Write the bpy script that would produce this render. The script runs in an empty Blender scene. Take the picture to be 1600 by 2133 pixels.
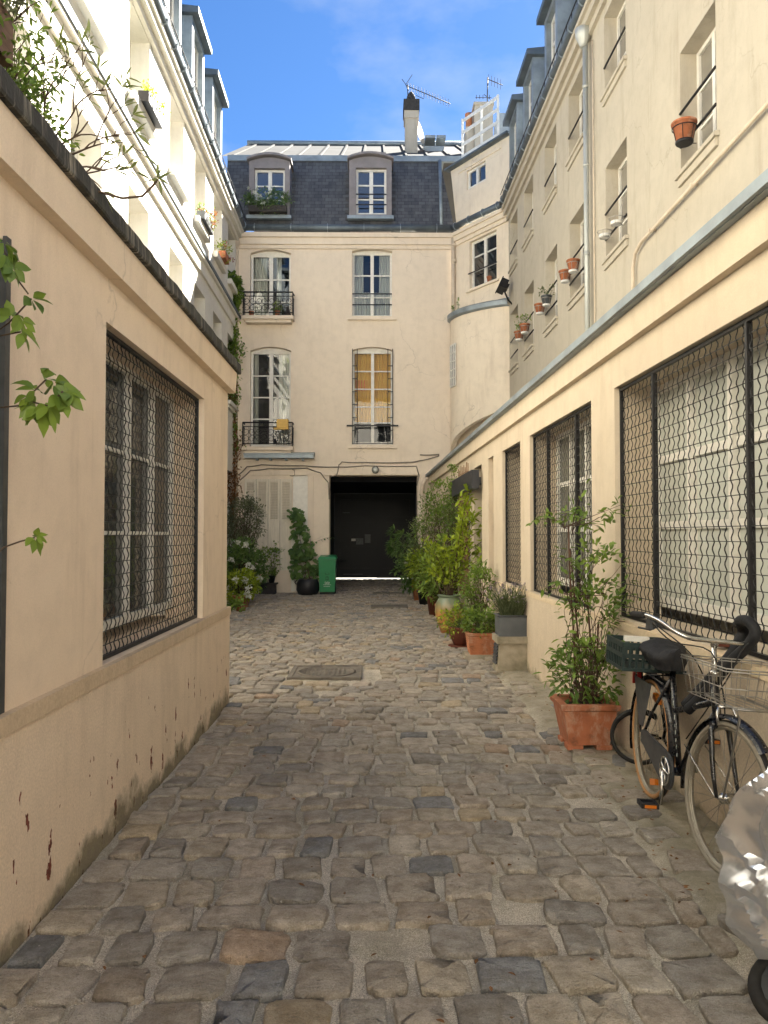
import bpy, math, random
from math import sin, cos, pi, radians, sqrt, atan2
from mathutils import Vector, Matrix, noise as mnoise
S = bpy.context.scene
C = S.collection
R = random.Random(11)
# ------------------------------------------------------------------ camera
cam = bpy.data.objects.new('camera', bpy.data.cameras.new('camera'))
C.objects.link(cam); S.camera = cam
cam.location = (0, 0, 1.55)
cam.rotation_euler = (radians(90 + 1.737), 0, radians(-0.537))
cam.data.sensor_fit = 'VERTICAL'; cam.data.sensor_height = 36; cam.data.lens = 27.0
cam.data.clip_start = 0.05; cam.data.clip_end = 2000
# ------------------------------------------------------------------ sky, sun, exposure
SUN_EL, SUN_AZ = radians(41), radians(36)          # azimuth from +Y towards +X
W = bpy.data.worlds.new('World'); S.world = W; W.use_nodes = True
nt = W.node_tree; nt.nodes.clear()
out = nt.nodes.new('ShaderNodeOutputWorld'); bg = nt.nodes.new('ShaderNodeBackground')
sky = nt.nodes.new('ShaderNodeTexSky'); sky.sky_type = 'NISHITA'; sky.sun_disc = False
sky.sun_elevation = SUN_EL; sky.sun_rotation = SUN_AZ
sky.air_density = 1.0; sky.dust_density = 0.15; sky.ozone_density = 4.0
tc = nt.nodes.new('ShaderNodeTexCoord')
mp = nt.nodes.new('ShaderNodeMapping'); mp.inputs['Scale'].default_value = (1.6, 1.2, 3.4)
nz = nt.nodes.new('ShaderNodeTexNoise'); nz.inputs['Scale'].default_value = 2.6; nz.inputs['Detail'].default_value = 7; nz.inputs['Roughness'].default_value = 0.55
rp = nt.nodes.new('ShaderNodeValToRGB'); rp.color_ramp.elements[0].position = 0.40; rp.color_ramp.elements[1].position = 0.82
rp.color_ramp.elements[0].color = (0, 0, 0, 1); rp.color_ramp.elements[1].color = (0.62, 0.62, 0.62, 1)
mx = nt.nodes.new('ShaderNodeMix'); mx.data_type = 'RGBA'
mx.inputs[7].default_value = (2.0, 2.1, 2.2, 1)
nt.links.new(tc.outputs['Generated'], mp.inputs[0]); nt.links.new(mp.outputs[0], nz.inputs[0])
nt.links.new(nz.outputs[0], rp.inputs[0]); nt.links.new(rp.outputs[0], mx.inputs[0])
hs = nt.nodes.new('ShaderNodeHueSaturation'); hs.inputs['Saturation'].default_value = 1.1; hs.inputs['Value'].default_value = .39
tn = nt.nodes.new('ShaderNodeMix'); tn.data_type = 'RGBA'; tn.blend_type = 'MULTIPLY'; tn.inputs[0].default_value = 1; tn.inputs[7].default_value = (.76, .85, .98, 1)
nt.links.new(sky.outputs[0], tn.inputs[6]); nt.links.new(tn.outputs[2], hs.inputs['Color'])
nt.links.new(hs.outputs[0], mx.inputs[6]); nt.links.new(mx.outputs[2], bg.inputs[0])
bg.inputs[1].default_value = 0.05
nt.links.new(bg.outputs[0], out.inputs[0])
sun = bpy.data.objects.new('sun', bpy.data.lights.new('sun', 'SUN')); C.objects.link(sun)
sun.data.energy = 5.0; sun.data.angle = radians(0.5); sun.data.color = (1.0, 0.945, 0.84)
sdir = Vector((sin(SUN_AZ) * cos(SUN_EL), cos(SUN_AZ) * cos(SUN_EL), sin(SUN_EL)))
sun.rotation_euler = sdir.to_track_quat('Z', 'Y').to_euler(); sun.location = (20, 20, 30)
S.view_settings.view_transform = 'Standard'; S.view_settings.look = 'None'
S.view_settings.exposure = 3.35; S.view_settings.gamma = 1
S.cycles.use_denoising = True
S.cycles.max_bounces = 10; S.cycles.diffuse_bounces = 6; S.cycles.transparent_max_bounces = 12
S.cycles.sample_clamp_indirect = 8

# ------------------------------------------------------------------ mesh builder
class MB:
    def __init__(s):
        s.v = []; s.f = []; s.rnd = []; s.col = []; s.r = None; s.c = None; s.sm = []; s.T = None
    def _v(s, p):
        if s.T is not None: p = s.T @ Vector(p)
        s.v.append((p[0], p[1], p[2]))
        if s.r is not None: s.rnd.append(s.r)
        if s.c is not None: s.col.append(s.c)
        return len(s.v) - 1
    def poly(s, pts, sm=False):
        s.f.append([s._v(p) for p in pts]); s.sm.append(sm)
    def face(s, idx, sm=False):
        s.f.append(list(idx)); s.sm.append(sm)
    def box(s, a, b):
        x0, y0, z0 = a; x1, y1, z1 = b
        s.hexa([(x0, y0, z0), (x1, y0, z0), (x1, y1, z0), (x0, y1, z0), (x0, y0, z1), (x1, y0, z1), (x1, y1, z1), (x0, y1, z1)])
    def hexa(s, P):
        i = [s._v(p) for p in P]
        for q in ((3, 2, 1, 0), (4, 5, 6, 7), (0, 1, 5, 4), (1, 2, 6, 5), (2, 3, 7, 6), (3, 0, 4, 7)):
            s.f.append([i[k] for k in q]); s.sm.append(False)
    def fbox(s, F, u0, u1, d0, d1, z0, z1):
        s.hexa([F.p(u0, d1, z0), F.p(u1, d1, z0), F.p(u1, d0, z0), F.p(u0, d0, z0), F.p(u0, d1, z1), F.p(u1, d1, z1), F.p(u1, d0, z1), F.p(u0, d0, z1)])
    def prism(s, pts, ext):
        e = Vector(ext); a = [s._v(p) for p in pts]; b = [s._v(Vector(p) + e) for p in pts]; n = len(a)
        s.f.append(a[::-1]); s.f.append(b); s.sm += [False, False]
        for k in range(n):
            s.f.append([a[k], a[(k + 1) % n], b[(k + 1) % n], b[k]]); s.sm.append(False)
    def tube(s, pts, r, n=6, closed=False, cap=True, flat=1.0):
        pts = [Vector(p) for p in pts]; N = len(pts); rings = []; nrm = None
        for i, p in enumerate(pts):
            if closed: t = pts[(i + 1) % N] - pts[i - 1]
            else: t = pts[min(i + 1, N - 1)] - pts[max(i - 1, 0)]
            if t.length < 1e-9: t = Vector((0, 0, 1))
            t.normalize()
            if nrm is None:
                nrm = Vector((0, 0, 1)) if abs(t.z) < .9 else Vector((1, 0, 0))
            nrm = nrm - t * nrm.dot(t)
            if nrm.length < 1e-6: nrm = t.orthogonal()
            nrm.normalize(); b = t.cross(nrm)
            rr = r[i] if isinstance(r, (list, tuple)) else r
            rings.append([s._v(p + nrm * (cos(2 * pi * k / n + pi / n) * rr * flat) + b * (sin(2 * pi * k / n + pi / n) * rr)) for k in range(n)])
        M = N if closed else N - 1
        for i in range(M):
            a = rings[i]; c = rings[(i + 1) % N]
            for k in range(n):
                s.f.append([a[k], a[(k + 1) % n], c[(k + 1) % n], c[k]]); s.sm.append(n > 4)
        if cap and not closed:
            s.f.append(rings[0][::-1]); s.f.append(rings[-1]); s.sm += [False, False]
    def lathe(s, prof, c=(0, 0, 0), n=20, sq=0.0):
        c = Vector(c); rings = []
        for r, z in prof:
            ring = []
            for k in range(n):
                a = 2 * pi * k / n
                ring.append(s._v(c + Vector((r * cos(a), r * sin(a), z))))
            rings.append(ring)
        for i in range(len(rings) - 1):
            for k in range(n):
                s.f.append([rings[i][k], rings[i][(k + 1) % n], rings[i + 1][(k + 1) % n], rings[i + 1][k]]); s.sm.append(True)
        s.f.append(rings[0][::-1]); s.f.append(rings[-1]); s.sm += [False, False]
    def torus(s, c, R0, r, ax, n=32, m=8):
        """ring of radius R0 around axis ax"""
        ax = Vector(ax).normalized(); e1 = ax.orthogonal().normalized(); e2 = ax.cross(e1); c = Vector(c)
        s.tube([c + (e1 * cos(2 * pi * k / n) + e2 * sin(2 * pi * k / n)) * R0 for k in range(n)], r, m, closed=True)
    def build(s, name, mat, parent=None, local=False):
        me = bpy.data.meshes.new(name)
        o = bpy.data.objects.new(name, me); C.objects.link(o)
        off = Vector((0, 0, 0))
        if parent is not None:
            o.parent = parent
            if not local:
                r = parent
                while r.parent: r = r.parent
                off = Vector(r.location)
        vs = [(p[0] - off[0], p[1] - off[1], p[2] - off[2]) for p in s.v]
        me.from_pydata(vs, [], s.f)
        if any(s.sm): me.polygons.foreach_set('use_smooth', s.sm)
        if s.rnd and len(s.rnd) == len(s.v):
            me.attributes.new('rnd', 'FLOAT', 'POINT').data.foreach_set('value', s.rnd)
        if s.col and len(s.col) == len(s.v):
            at = me.attributes.new('Col', 'FLOAT_COLOR', 'POINT')
            at.data.foreach_set('color', [x for q in s.col for x in q])
        if not isinstance(mat, (list, tuple)): mat = [mat]
        for m in mat: me.materials.append(m)
        me.update()
        return o

class Fr:
    """a vertical plane: u runs along it, d is the distance out of it, z is height"""
    def __init__(s, P0, u, n):
        s.P = Vector((P0[0], P0[1], 0)); s.u = Vector((u[0], u[1], 0)).normalized(); s.n = Vector((n[0], n[1], 0)).normalized()
    def p(s, u, d, z):
        q = s.P + s.u * u + s.n * d
        return Vector((q.x, q.y, z))

def tag(o, label=None, cat=None, group=None, kind=None):
    if label: o['label'] = label
    if cat: o['category'] = cat
    if group: o['group'] = group
    if kind: o['kind'] = kind
    return o
def thing(name, label, cat, loc=(0, 0, 0), group=None, rz=0):
    o = bpy.data.objects.new(name, None); C.objects.link(o); o.location = loc; o.rotation_euler = (0, 0, rz)
    o.empty_display_size = 0.1
    return tag(o, label, cat, group)
def copy_tree(o, parent=None):
    c = o.copy(); C.objects.link(c)
    if parent is not None: c.parent = parent
    for ch in [x for x in C.objects if x.parent == o]: copy_tree(ch, c)
    return c

# ------------------------------------------------------------------ materials
def newmat(name):
    m = bpy.data.materials.new(name); m.use_nodes = True; t = m.node_tree; t.nodes.clear()
    o = t.nodes.new('ShaderNodeOutputMaterial'); b = t.nodes.new('ShaderNodeBsdfPrincipled')
    t.links.new(b.outputs[0], o.inputs[0]); return m, t, b, o
def c4(c): return (c[0], c[1], c[2], 1)
def lk(t, a, b): t.links.new(a, b)
def sset(t, sock, val):
    if hasattr(val, 'is_output'): t.links.new(val, sock)
    else: sock.default_value = val
def vecobj(t, scale=(1, 1, 1), rot=(0, 0, 0)):
    a = t.nodes.new('ShaderNodeTexCoord'); m = t.nodes.new('ShaderNodeMapping'); m.inputs['Scale'].default_value = scale; m.inputs['Rotation'].default_value = rot
    lk(t, a.outputs['Object'], m.inputs[0]); return m.outputs[0]
def nois(t, vec, scale, detail=4, rough=.55):
    n = t.nodes.new('ShaderNodeTexNoise'); n.inputs['Scale'].default_value = scale; n.inputs['Detail'].default_value = detail; n.inputs['Roughness'].default_value = rough
    lk(t, vec, n.inputs['Vector']); return n.outputs[0]
def ramp(t, f, stops):
    r = t.nodes.new('ShaderNodeValToRGB'); e = r.color_ramp.elements
    while len(e) < len(stops): e.new(0.5)
    for k, (p, c) in enumerate(stops):
        e[k].position = p; e[k].color = c4(c) if not isinstance(c, (int, float)) else (c, c, c, 1)
    lk(t, f, r.inputs[0]); return r.outputs[0]
def mixc(t, f, a, b, bl='MIX'):
    m = t.nodes.new('ShaderNodeMix'); m.data_type = 'RGBA'; m.blend_type = bl
    sset(t, m.inputs[0], f)
    sset(t, m.inputs[6], c4(a) if isinstance(a, tuple) else a); sset(t, m.inputs[7], c4(b) if isinstance(b, tuple) else b)
    return m.outputs[2]
def math_(t, op, a, b=0.0, clamp=False):
    m = t.nodes.new('ShaderNodeMath'); m.operation = op; m.use_clamp = clamp
    sset(t, m.inputs[0], a); sset(t, m.inputs[1], b); return m.outputs[0]
def bump(t, bsdf, h, strength=.3, dist=.01):
    b = t.nodes.new('ShaderNodeBump'); b.inputs['Strength'].default_value = strength; b.inputs['Distance'].default_value = dist
    lk(t, h, b.inputs['Height']); lk(t, b.outputs[0], bsdf.inputs['Normal'])
def zsock(t):
    a = t.nodes.new('ShaderNodeTexCoord'); s = t.nodes.new('ShaderNodeSeparateXYZ'); lk(t, a.outputs['Object'], s.inputs[0]); return s.outputs[2]

def plaster(name, c1, c2, dirt=(.25, .2, .15), streak=.35, peel=0.0, peelcol=(.20, .06, .04), moss=0.0, bs=.25, grain=220, cracks=0.0, rough=.92):
    m, t, b, o = newmat(name)
    v = vecobj(t); n1 = nois(t, v, .9, 6, .6)
    col = mixc(t, ramp(t, n1, [(.32, 0), (.68, 1)]), c1, c2)
    n1b = nois(t, v, 5.5, 5, .65)
    col = mixc(t, math_(t, 'MULTIPLY', ramp(t, n1b, [(.45, 0), (.75, 1)]), .34), col, tuple(x * .76 for x in c1))
    vs = vecobj(t, (2.6, 2.6, .4)); n2 = nois(t, vs, 1.6, 7, .66)
    col = mixc(t, math_(t, 'MULTIPLY', ramp(t, n2, [(.52, 0), (.78, 1)]), streak), col, dirt)
    vs2 = vecobj(t, (17, 17, .8)); n2b = nois(t, vs2, 1.1, 4, .6)
    col = mixc(t, math_(t, 'MULTIPLY', math_(t, 'MULTIPLY', ramp(t, n2b, [(.58, 0), (.75, 1)]), ramp(t, nois(t, v, .7, 3), [(.5, 0), (.62, 1)])), streak * .7), col, dirt)
    n3 = nois(t, v, 28, 3, .6)
    spots = ramp(t, n3, [(.70, 0), (.76, 1)])
    col = mixc(t, math_(t, 'MULTIPLY', spots, .35), col, dirt)
    h = nois(t, v, grain, 3, .6)
    hh = math_(t, 'ADD', math_(t, 'MULTIPLY', h, .5), math_(t, 'MULTIPLY', nois(t, v, 7, 4), .9))
    if cracks > 0:
        vd = t.nodes.new('ShaderNodeTexVoronoi'); vd.feature = 'DISTANCE_TO_EDGE'; vd.inputs['Scale'].default_value = .55
        wv = t.nodes.new('ShaderNodeVectorMath'); wv.operation = 'ADD'
        nn = t.nodes.new('ShaderNodeTexNoise'); nn.inputs['Scale'].default_value = 1.7; nn.inputs['Detail'].default_value = 6
        lk(t, v, nn.inputs[0]); lk(t, v, wv.inputs[0]); lk(t, nn.outputs[1], wv.inputs[1]); lk(t, wv.outputs[0], vd.inputs['Vector'])
        cr = ramp(t, vd.outputs[0], [(0, 1), (.006, 0)])
        cr = math_(t, 'MULTIPLY', cr, ramp(t, nois(t, v, .5, 2), [(.5, 0), (.6, 1)]))
        col = mixc(t, math_(t, 'MULTIPLY', cr, cracks), col, tuple(x * .5 for x in dirt))
    if peel > 0:
        vp = vecobj(t, (1, 1, .45)); n4 = nois(t, vp, 11, 4, .62)
        zz = zsock(t)
        lim = math_(t, 'ADD', .735 - peel * .05, math_(t, 'MULTIPLY', zz, .13))
        pk = math_(t, 'GREATER_THAN', n4, lim)
        col = mixc(t, pk, col, mixc(t, ramp(t, nois(t, v, 40), [(.4, 0), (.6, 1)]), peelcol, tuple(x * .55 for x in peelcol)))
        hh = math_(t, 'SUBTRACT', hh, math_(t, 'MULTIPLY', pk, .8))
    if moss > 0:
        zz = zsock(t); nm = nois(t, v, 3.2, 6, .65)
        g = math_(t, 'SUBTRACT', math_(t, 'MULTIPLY', nm, .62 * moss), zz)
        g = math_(t, 'SUBTRACT', g, .14)
        mk = ramp(t, math_(t, 'MULTIPLY', g, 5.0), [(0, 0), (.55, 1)])
        mc = mixc(t, ramp(t, nois(t, v, 17, 5), [(.4, 0), (.62, 1)]), (.055, .05, .03), (.085, .085, .035))
        col = mixc(t, math_(t, 'MULTIPLY', mk, .75), col, mc)
    gr = nois(t, v, grain * .6, 2, .7); col = mixc(t, min(.6, bs), col, mixc(t, 1.0, col, ramp(t, gr, [(.3, .78), (.7, 1.16)]), 'MULTIPLY'))
    lk(t, col, b.inputs['Base Color']); b.inputs['Roughness'].default_value = rough; b.inputs['Specular IOR Level'].default_value = .2
    bump(t, b, hh, bs, .012); return m

def simple(name, c, rough=.6, metal=0.0, var=.25, scale=6, bs=0.0, c2=None, spec=.4, stretch=(1, 1, 1)):
    m, t, b, o = newmat(name)
    v = vecobj(t, stretch); n = nois(t, v, scale, 5, .6)
    d = c2 or tuple(x * (1 - var) for x in c)
    col = mixc(t, ramp(t, n, [(.35, 0), (.68, 1)]), c, d)
    lk(t, col, b.inputs['Base Color']); b.inputs['Metallic'].default_value = metal; b.inputs['Specular IOR Level'].default_value = spec
    rr = math_(t, 'ADD', rough - .08, math_(t, 'MULTIPLY', nois(t, v, scale * 2.3, 3), .16)); lk(t, rr, b.inputs['Roughness'])
    if bs: bump(t, b, nois(t, v, scale * 6, 4), bs, .006)
    return m

def leafmat(name, dark, light, gloss=.45, trans=.25):
    m, t, b, o = newmat(name)
    a = t.nodes.new('ShaderNodeAttribute'); a.attribute_name = 'rnd'
    n = nois(t, vecobj(t), 9, 2)
    f = math_(t, 'ADD', math_(t, 'MULTIPLY', a.outputs['Fac'], .75), math_(t, 'MULTIPLY', n, .25))
    mid = tuple((x + y) / 2 for x, y in zip(dark, light))
    col = ramp(t, f, [(.05, dark), (.5, mid), (.92, light)])
    lk(t, col, b.inputs['Base Color']); b.inputs['Roughness'].default_value = gloss; b.inputs['Specular IOR Level'].default_value = .35
    tr = t.nodes.new('ShaderNodeBsdfTranslucent'); lk(t, mixc(t, .35, col, (.30, .36, .03)), tr.inputs[0])
    ms = t.nodes.new('ShaderNodeMixShader'); ms.inputs[0].default_value = trans
    lk(t, b.outputs[0], ms.inputs[1]); lk(t, tr.outputs[0], ms.inputs[2]); lk(t, ms.outputs[0], o.inputs[0])
    return m

def glass(name, tint, rough=.02, spec=.5, ior=1.9, var=.2):
    """an opaque dark pane: what is behind it is only a dim tone, what it mirrors is real"""
    m, t, b, o = newmat(name)
    v = vecobj(t); n = nois(t, v, 1.4, 3)
    col = mixc(t, ramp(t, n, [(.4, 0), (.62, 1)]), tint, tuple(x * (1 - var) for x in tint))
    lk(t, col, b.inputs['Base Color']); b.inputs['Roughness'].default_value = rough; b.inputs['IOR'].default_value = ior
    bump(t, b, nois(t, v, 1.6, 2), .03, .02)
    return m
def clearglass(name, ior=1.6):
    m, t, b, o = newmat(name); t.nodes.remove(b)
    tr = t.nodes.new('ShaderNodeBsdfTransparent'); tr.inputs[0].default_value = (.80, .84, .82, 1)
    gl = t.nodes.new('ShaderNodeBsdfGlossy'); gl.inputs['Roughness'].default_value = .015
    bp = t.nodes.new('ShaderNodeBump'); bp.inputs['Strength'].default_value = .03; bp.inputs['Distance'].default_value = .02
    lk(t, nois(t, vecobj(t), 2.2, 2), bp.inputs['Height']); lk(t, bp.outputs[0], gl.inputs['Normal'])
    fr = t.nodes.new('ShaderNodeFresnel'); fr.inputs[0].default_value = ior
    f = math_(t, 'ADD', math_(t, 'MULTIPLY', fr.outputs[0], 1.2), .02, True)
    ms = t.nodes.new('ShaderNodeMixShader'); lk(t, f, ms.inputs[0]); lk(t, tr.outputs[0], ms.inputs[1]); lk(t, gl.outputs[0], ms.inputs[2])
    lk(t, ms.outputs[0], o.inputs[0]); return m
def slatemat(name, axis):
    m, t, b, o = newmat(name)
    a = t.nodes.new('ShaderNodeTexCoord'); s = t.nodes.new('ShaderNodeSeparateXYZ'); cb = t.nodes.new('ShaderNodeCombineXYZ')
    lk(t, a.outputs['Object'], s.inputs[0]); lk(t, s.outputs[axis], cb.inputs[0]); lk(t, s.outputs[2], cb.inputs[1])
    br = t.nodes.new('ShaderNodeTexBrick'); br.inputs['Scale'].default_value = 1.0
    br.inputs['Brick Width'].default_value = .19; br.inputs['Row Height'].default_value = .105; br.inputs['Mortar Size'].default_value = .007; br.inputs['Mortar Smooth'].default_value = .3
    br.inputs['Color1'].default_value = (.055, .057, .063, 1); br.inputs['Color2'].default_value = (.098, .100, .106, 1); br.inputs['Mortar'].default_value = (.02, .02, .025, 1)
    lk(t, cb.outputs[0], br.inputs['Vector'])
    v = vecobj(t, (3, 3, .6)); col = mixc(t, math_(t, 'MULTIPLY', ramp(t, nois(t, v, 2.2, 6), [(.45, 0), (.75, 1)]), .4), br.outputs[0], (.16, .165, .165))
    lk(t, col, b.inputs['Base Color']); b.inputs['Roughness'].default_value = .55
    bump(t, b, math_(t, 'SUBTRACT', 1.0, br.outputs[1]), .6, .012); return m

M = {}
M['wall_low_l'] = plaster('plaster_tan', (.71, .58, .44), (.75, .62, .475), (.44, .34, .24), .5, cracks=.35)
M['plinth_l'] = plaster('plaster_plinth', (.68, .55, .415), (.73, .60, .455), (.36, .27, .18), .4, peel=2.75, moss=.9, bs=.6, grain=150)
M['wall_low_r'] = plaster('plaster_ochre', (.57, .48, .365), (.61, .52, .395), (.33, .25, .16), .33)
M['plinth_r'] = plaster('plaster_plinth_ochre', (.58, .485, .365), (.63, .53, .40), (.28, .22, .14), .35, moss=.75, bs=.6, grain=150)
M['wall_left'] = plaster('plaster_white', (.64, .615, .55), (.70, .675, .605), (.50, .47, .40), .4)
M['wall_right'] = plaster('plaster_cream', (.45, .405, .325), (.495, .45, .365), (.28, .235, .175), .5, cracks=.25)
M['wall_back'] = plaster('plaster_pink', (.70, .605, .49), (.74, .64, .52), (.50, .41, .32), .30, cracks=.4)
M['wall_turret'] = plaster('plaster_turret', (.73, .635, .505), (.78, .685, .55), (.42, .33, .24), .38, cracks=.4)
M['zinc'] = simple('zinc', (.30, .35, .385), .5, .45, .35, 3, .05)
M['zinc_dark'] = simple('zinc_dark', (.13, .16, .185), .5, .35, .4, 3, .05)
M['zinc_pale'] = simple('zinc_pale', (.105, .105, .105), .9, .0, .22, 1.2, .05, spec=.03, stretch=(1, 1, 1))
M['slate_x'] = slatemat('slate_x', 0); M['slate_y'] = slatemat('slate_y', 1)
M['white_wood'] = simple('white_wood', (.74, .72, .66), .5, 0, .14, 8, .05)
M['cream_wood'] = simple('cream_wood', (.70, .64, .53), .6, 0, .2, 5, .1, stretch=(6, 6, .6))
M['iron'] = simple('black_iron', (.022, .021, .022), .5, .3, .4, 20, .1)
M['iron_grey'] = simple('grey_iron', (.075, .078, .082), .5, .4, .3, 20)
M['pane_dark'] = glass('pane_dark', (.02, .023, .026))
M['pane_curtain'] = glass('pane_curtain', (.22, .205, .175), ior=1.5)
M['pane_sky'] = glass('pane_sky', (.012, .016, .024), ior=2.5)
M['pane_frost'] = glass('pane_frost', (.60, .62, .56), rough=.12, ior=1.6)
M['pane_mid'] = glass('pane_mid', (.17, .175, .15), rough=.10, ior=1.6)
M['wall_rear'] = plaster('plaster_bright', (.80, .775, .71), (.84, .81, .75), (.6, .57, .5), .2)  # whitened so the added rear building throws more light forward
M['pane_left'] = glass('pane_left', (.055, .064, .062), rough=.05, ior=1.6)
M['clear'] = clearglass('clear_pane'); M['clear_weak'] = clearglass('clear_pane_weak', 1.22)
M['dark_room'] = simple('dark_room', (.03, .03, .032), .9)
M['curtain'] = simple('white_curtain', (.66, .64, .59), .9, 0, .25, 3, 0, stretch=(9, 9, .3))
M['blind'] = simple('yellow_blind', (.72, .44, .10), .8, 0, .3, 1.5, 0, c2=(.66, .36, .09))
M['orange_cloth'] = simple('orange_cloth', (.75, .25, .10), .9)
M['mauve_trim'] = simple('mauve_trim', (.25, .225, .225), .7, 0, .2, 4, .05)
M['pipe_cream'] = simple('pipe_cream', (.62, .52, .40), .6, 0, .25, 5)
M['pipe_zinc'] = simple('pipe_zinc', (.46, .48, .46), .42, .35, .22, 3, stretch=(4, 4, .5))
M['cable'] = simple('cable', (.23, .20, .165), .7, 0, .4, 9)
M['coping'] = None
def terracotta(name, c):
    m, t, b, o = newmat(name); v = vecobj(t)
    col = mixc(t, ramp(t, nois(t, v, 7, 5, .6), [(.35, 0), (.68, 1)]), c, tuple(x * .72 for x in c))
    col = mixc(t, math_(t, 'MULTIPLY', ramp(t, nois(t, vecobj(t, (1, 1, .5)), 9, 6, .7), [(.52, 0), (.68, 1)]), .55), col, (.52, .38, .28))
    col = mixc(t, math_(t, 'MULTIPLY', ramp(t, nois(t, v, 13, 6, .7), [(.56, 0), (.70, 1)]), .6), col, (.10, .06, .035))
    lk(t, col, b.inputs['Base Color']); b.inputs['Roughness'].default_value = .85; bump(t, b, nois(t, v, 60, 4), .25, .006); return m
M['terracotta'] = terracotta('terracotta', (.40, .135, .06)); M['terracotta_b'] = terracotta('terracotta_orange', (.48, .18, .08)); M['planter_wood'] = simple('planter_wood', (.17, .10, .065), .7, 0, .4, 6, .2, stretch=(1, 1, 7))
M['soil'] = simple('soil', (.03, .022, .015), .95, 0, .5, 40, .5)
M['black_plastic'] = simple('black_plastic', (.014, .014, .016), .5, 0, .3, 12)
M['black_cloth'] = simple('black_cloth', (.012, .012, .014), .75, 0, .4, 15, .4)
M['rubber'] = simple('rubber', (.016, .015, .014), .75, 0, .3, 30)
M['tyre_tan'] = simple('tyre_tan', (.42, .22, .09), .7, 0, .25, 12)
M['tyre_grey'] = simple('tyre_grey', (.27, .24, .19), .7, 0, .3, 12)
M['rim'] = simple('dull_rim', (.34, .31, .25), .4, .6, .3, 14)
M['chrome'] = simple('chrome', (.62, .61, .58), .24, 1.0, .25, 14)
M['steel_wire'] = simple('steel_wire', (.40, .38, .34), .4, .8, .3, 14)
M['bike_paint'] = simple('bike_paint', (.012, .012, .014), .28, 0, .3, 14, spec=.6)
M['crate'] = simple('crate_green', (.014, .030, .028), .45, 0, .25, 14)
M['amber'] = simple('amber', (.70, .20, .02), .3)
M['red'] = simple('red_plastic', (.35, .02, .02), .3)
M['paper'] = simple('paper', (.72, .70, .64), .9, 0, .15, 12)
M['paper_grey'] = simple('paper_grey', (.16, .165, .165), .9, 0, .3, 25)
M['gate'] = simple('gate_black', (.0045, .005, .006), .55, 0, .3, 3, .1, stretch=(4, 4, .6))
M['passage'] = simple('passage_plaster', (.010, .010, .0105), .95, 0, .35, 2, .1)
M['bin'] = simple('bin_green', (.022, .22, .08), .42, 0, .18, 4, .02)
M['brown_wood'] = simple('brown_wood', (.16, .045, .025), .6, 0, .35, 8, .1, stretch=(6, 6, .6))
M['lattice'] = simple('lattice_brown', (.25, .14, .075), .75, 0, .3, 14)
M['concrete'] = simple('concrete', (.38, .33, .25), .95, 0, .45, 5, .5, c2=(.20, .18, .12))
M['lead'] = simple('lead_planter', (.115, .125, .135), .5, .3, .3, 5, .05)
M['glaze'] = None
M['stem'] = simple('stem', (.085, .055, .035), .9, 0, .35, 20)
M['stem_green'] = simple('stem_green', (.10, .13, .05), .8, 0, .3, 20)
M['bamboo'] = simple('bamboo', (.10, .05, .03), .7, 0, .3, 20)
M['white_paint'] = simple('white_paint', (.74, .73, .70), .6, 0, .15, 6)
M['letter'] = simple('white_print', (.62, .68, .62), .6, 0, .1, 20)
M['signbox'] = simple('sign_black', (.022, .024, .030), .45, 0, .2, 3)
M['lamp_glass'] = simple('lamp_glass', (.35, .36, .32), .15, 0, .3, 20)
M['yellow_box'] = simple('yellow_box', (.72, .46, .12), .6, 0, .2, 10)
M['chim'] = plaster('chimney_render', (.42, .37, .30), (.48, .42, .34), (.2, .17, .13), .5)
M['soot'] = simple('soot', (.05, .045, .042), .95, 0, .4, 12, .3)
M['lf_laurel'] = leafmat('leaf_laurel', (.08, .14, .016), (.38, .47, .035), .35, .35)
M['lf_mid'] = leafmat('leaf_mid', (.05, .11, .02), (.25, .36, .06))
M['lf_dark'] = leafmat('leaf_dark', (.032, .08, .026), (.16, .26, .07))
M['lf_olive'] = leafmat('leaf_olive', (.06, .075, .04), (.19, .21, .125), .6, .15)
M['lf_lav'] = leafmat('leaf_lavender', (.06, .075, .04), (.17, .19, .10), .7, .2)
M['lf_creeper'] = leafmat('leaf_creeper', (.07, .13, .03), (.22, .31, .045), .4, .4)
M['lf_oleander'] = leafmat('leaf_oleander', (.07, .09, .035), (.21, .24, .09), .45, .3)
M['lf_rust'] = leafmat('leaf_rust', (.10, .04, .015), (.26, .12, .05), .8, .15)
M['lf_white'] = leafmat('petal_white', (.55, .56, .48), (.78, .78, .74), .7, .3)
M['lf_red'] = leafmat('petal_red', (.16, .01, .03), (.42, .04, .08), .7, .3)
M['lf_purple'] = leafmat('petal_lavender', (.20, .16, .22), (.34, .28, .32), .8, .2)

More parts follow.
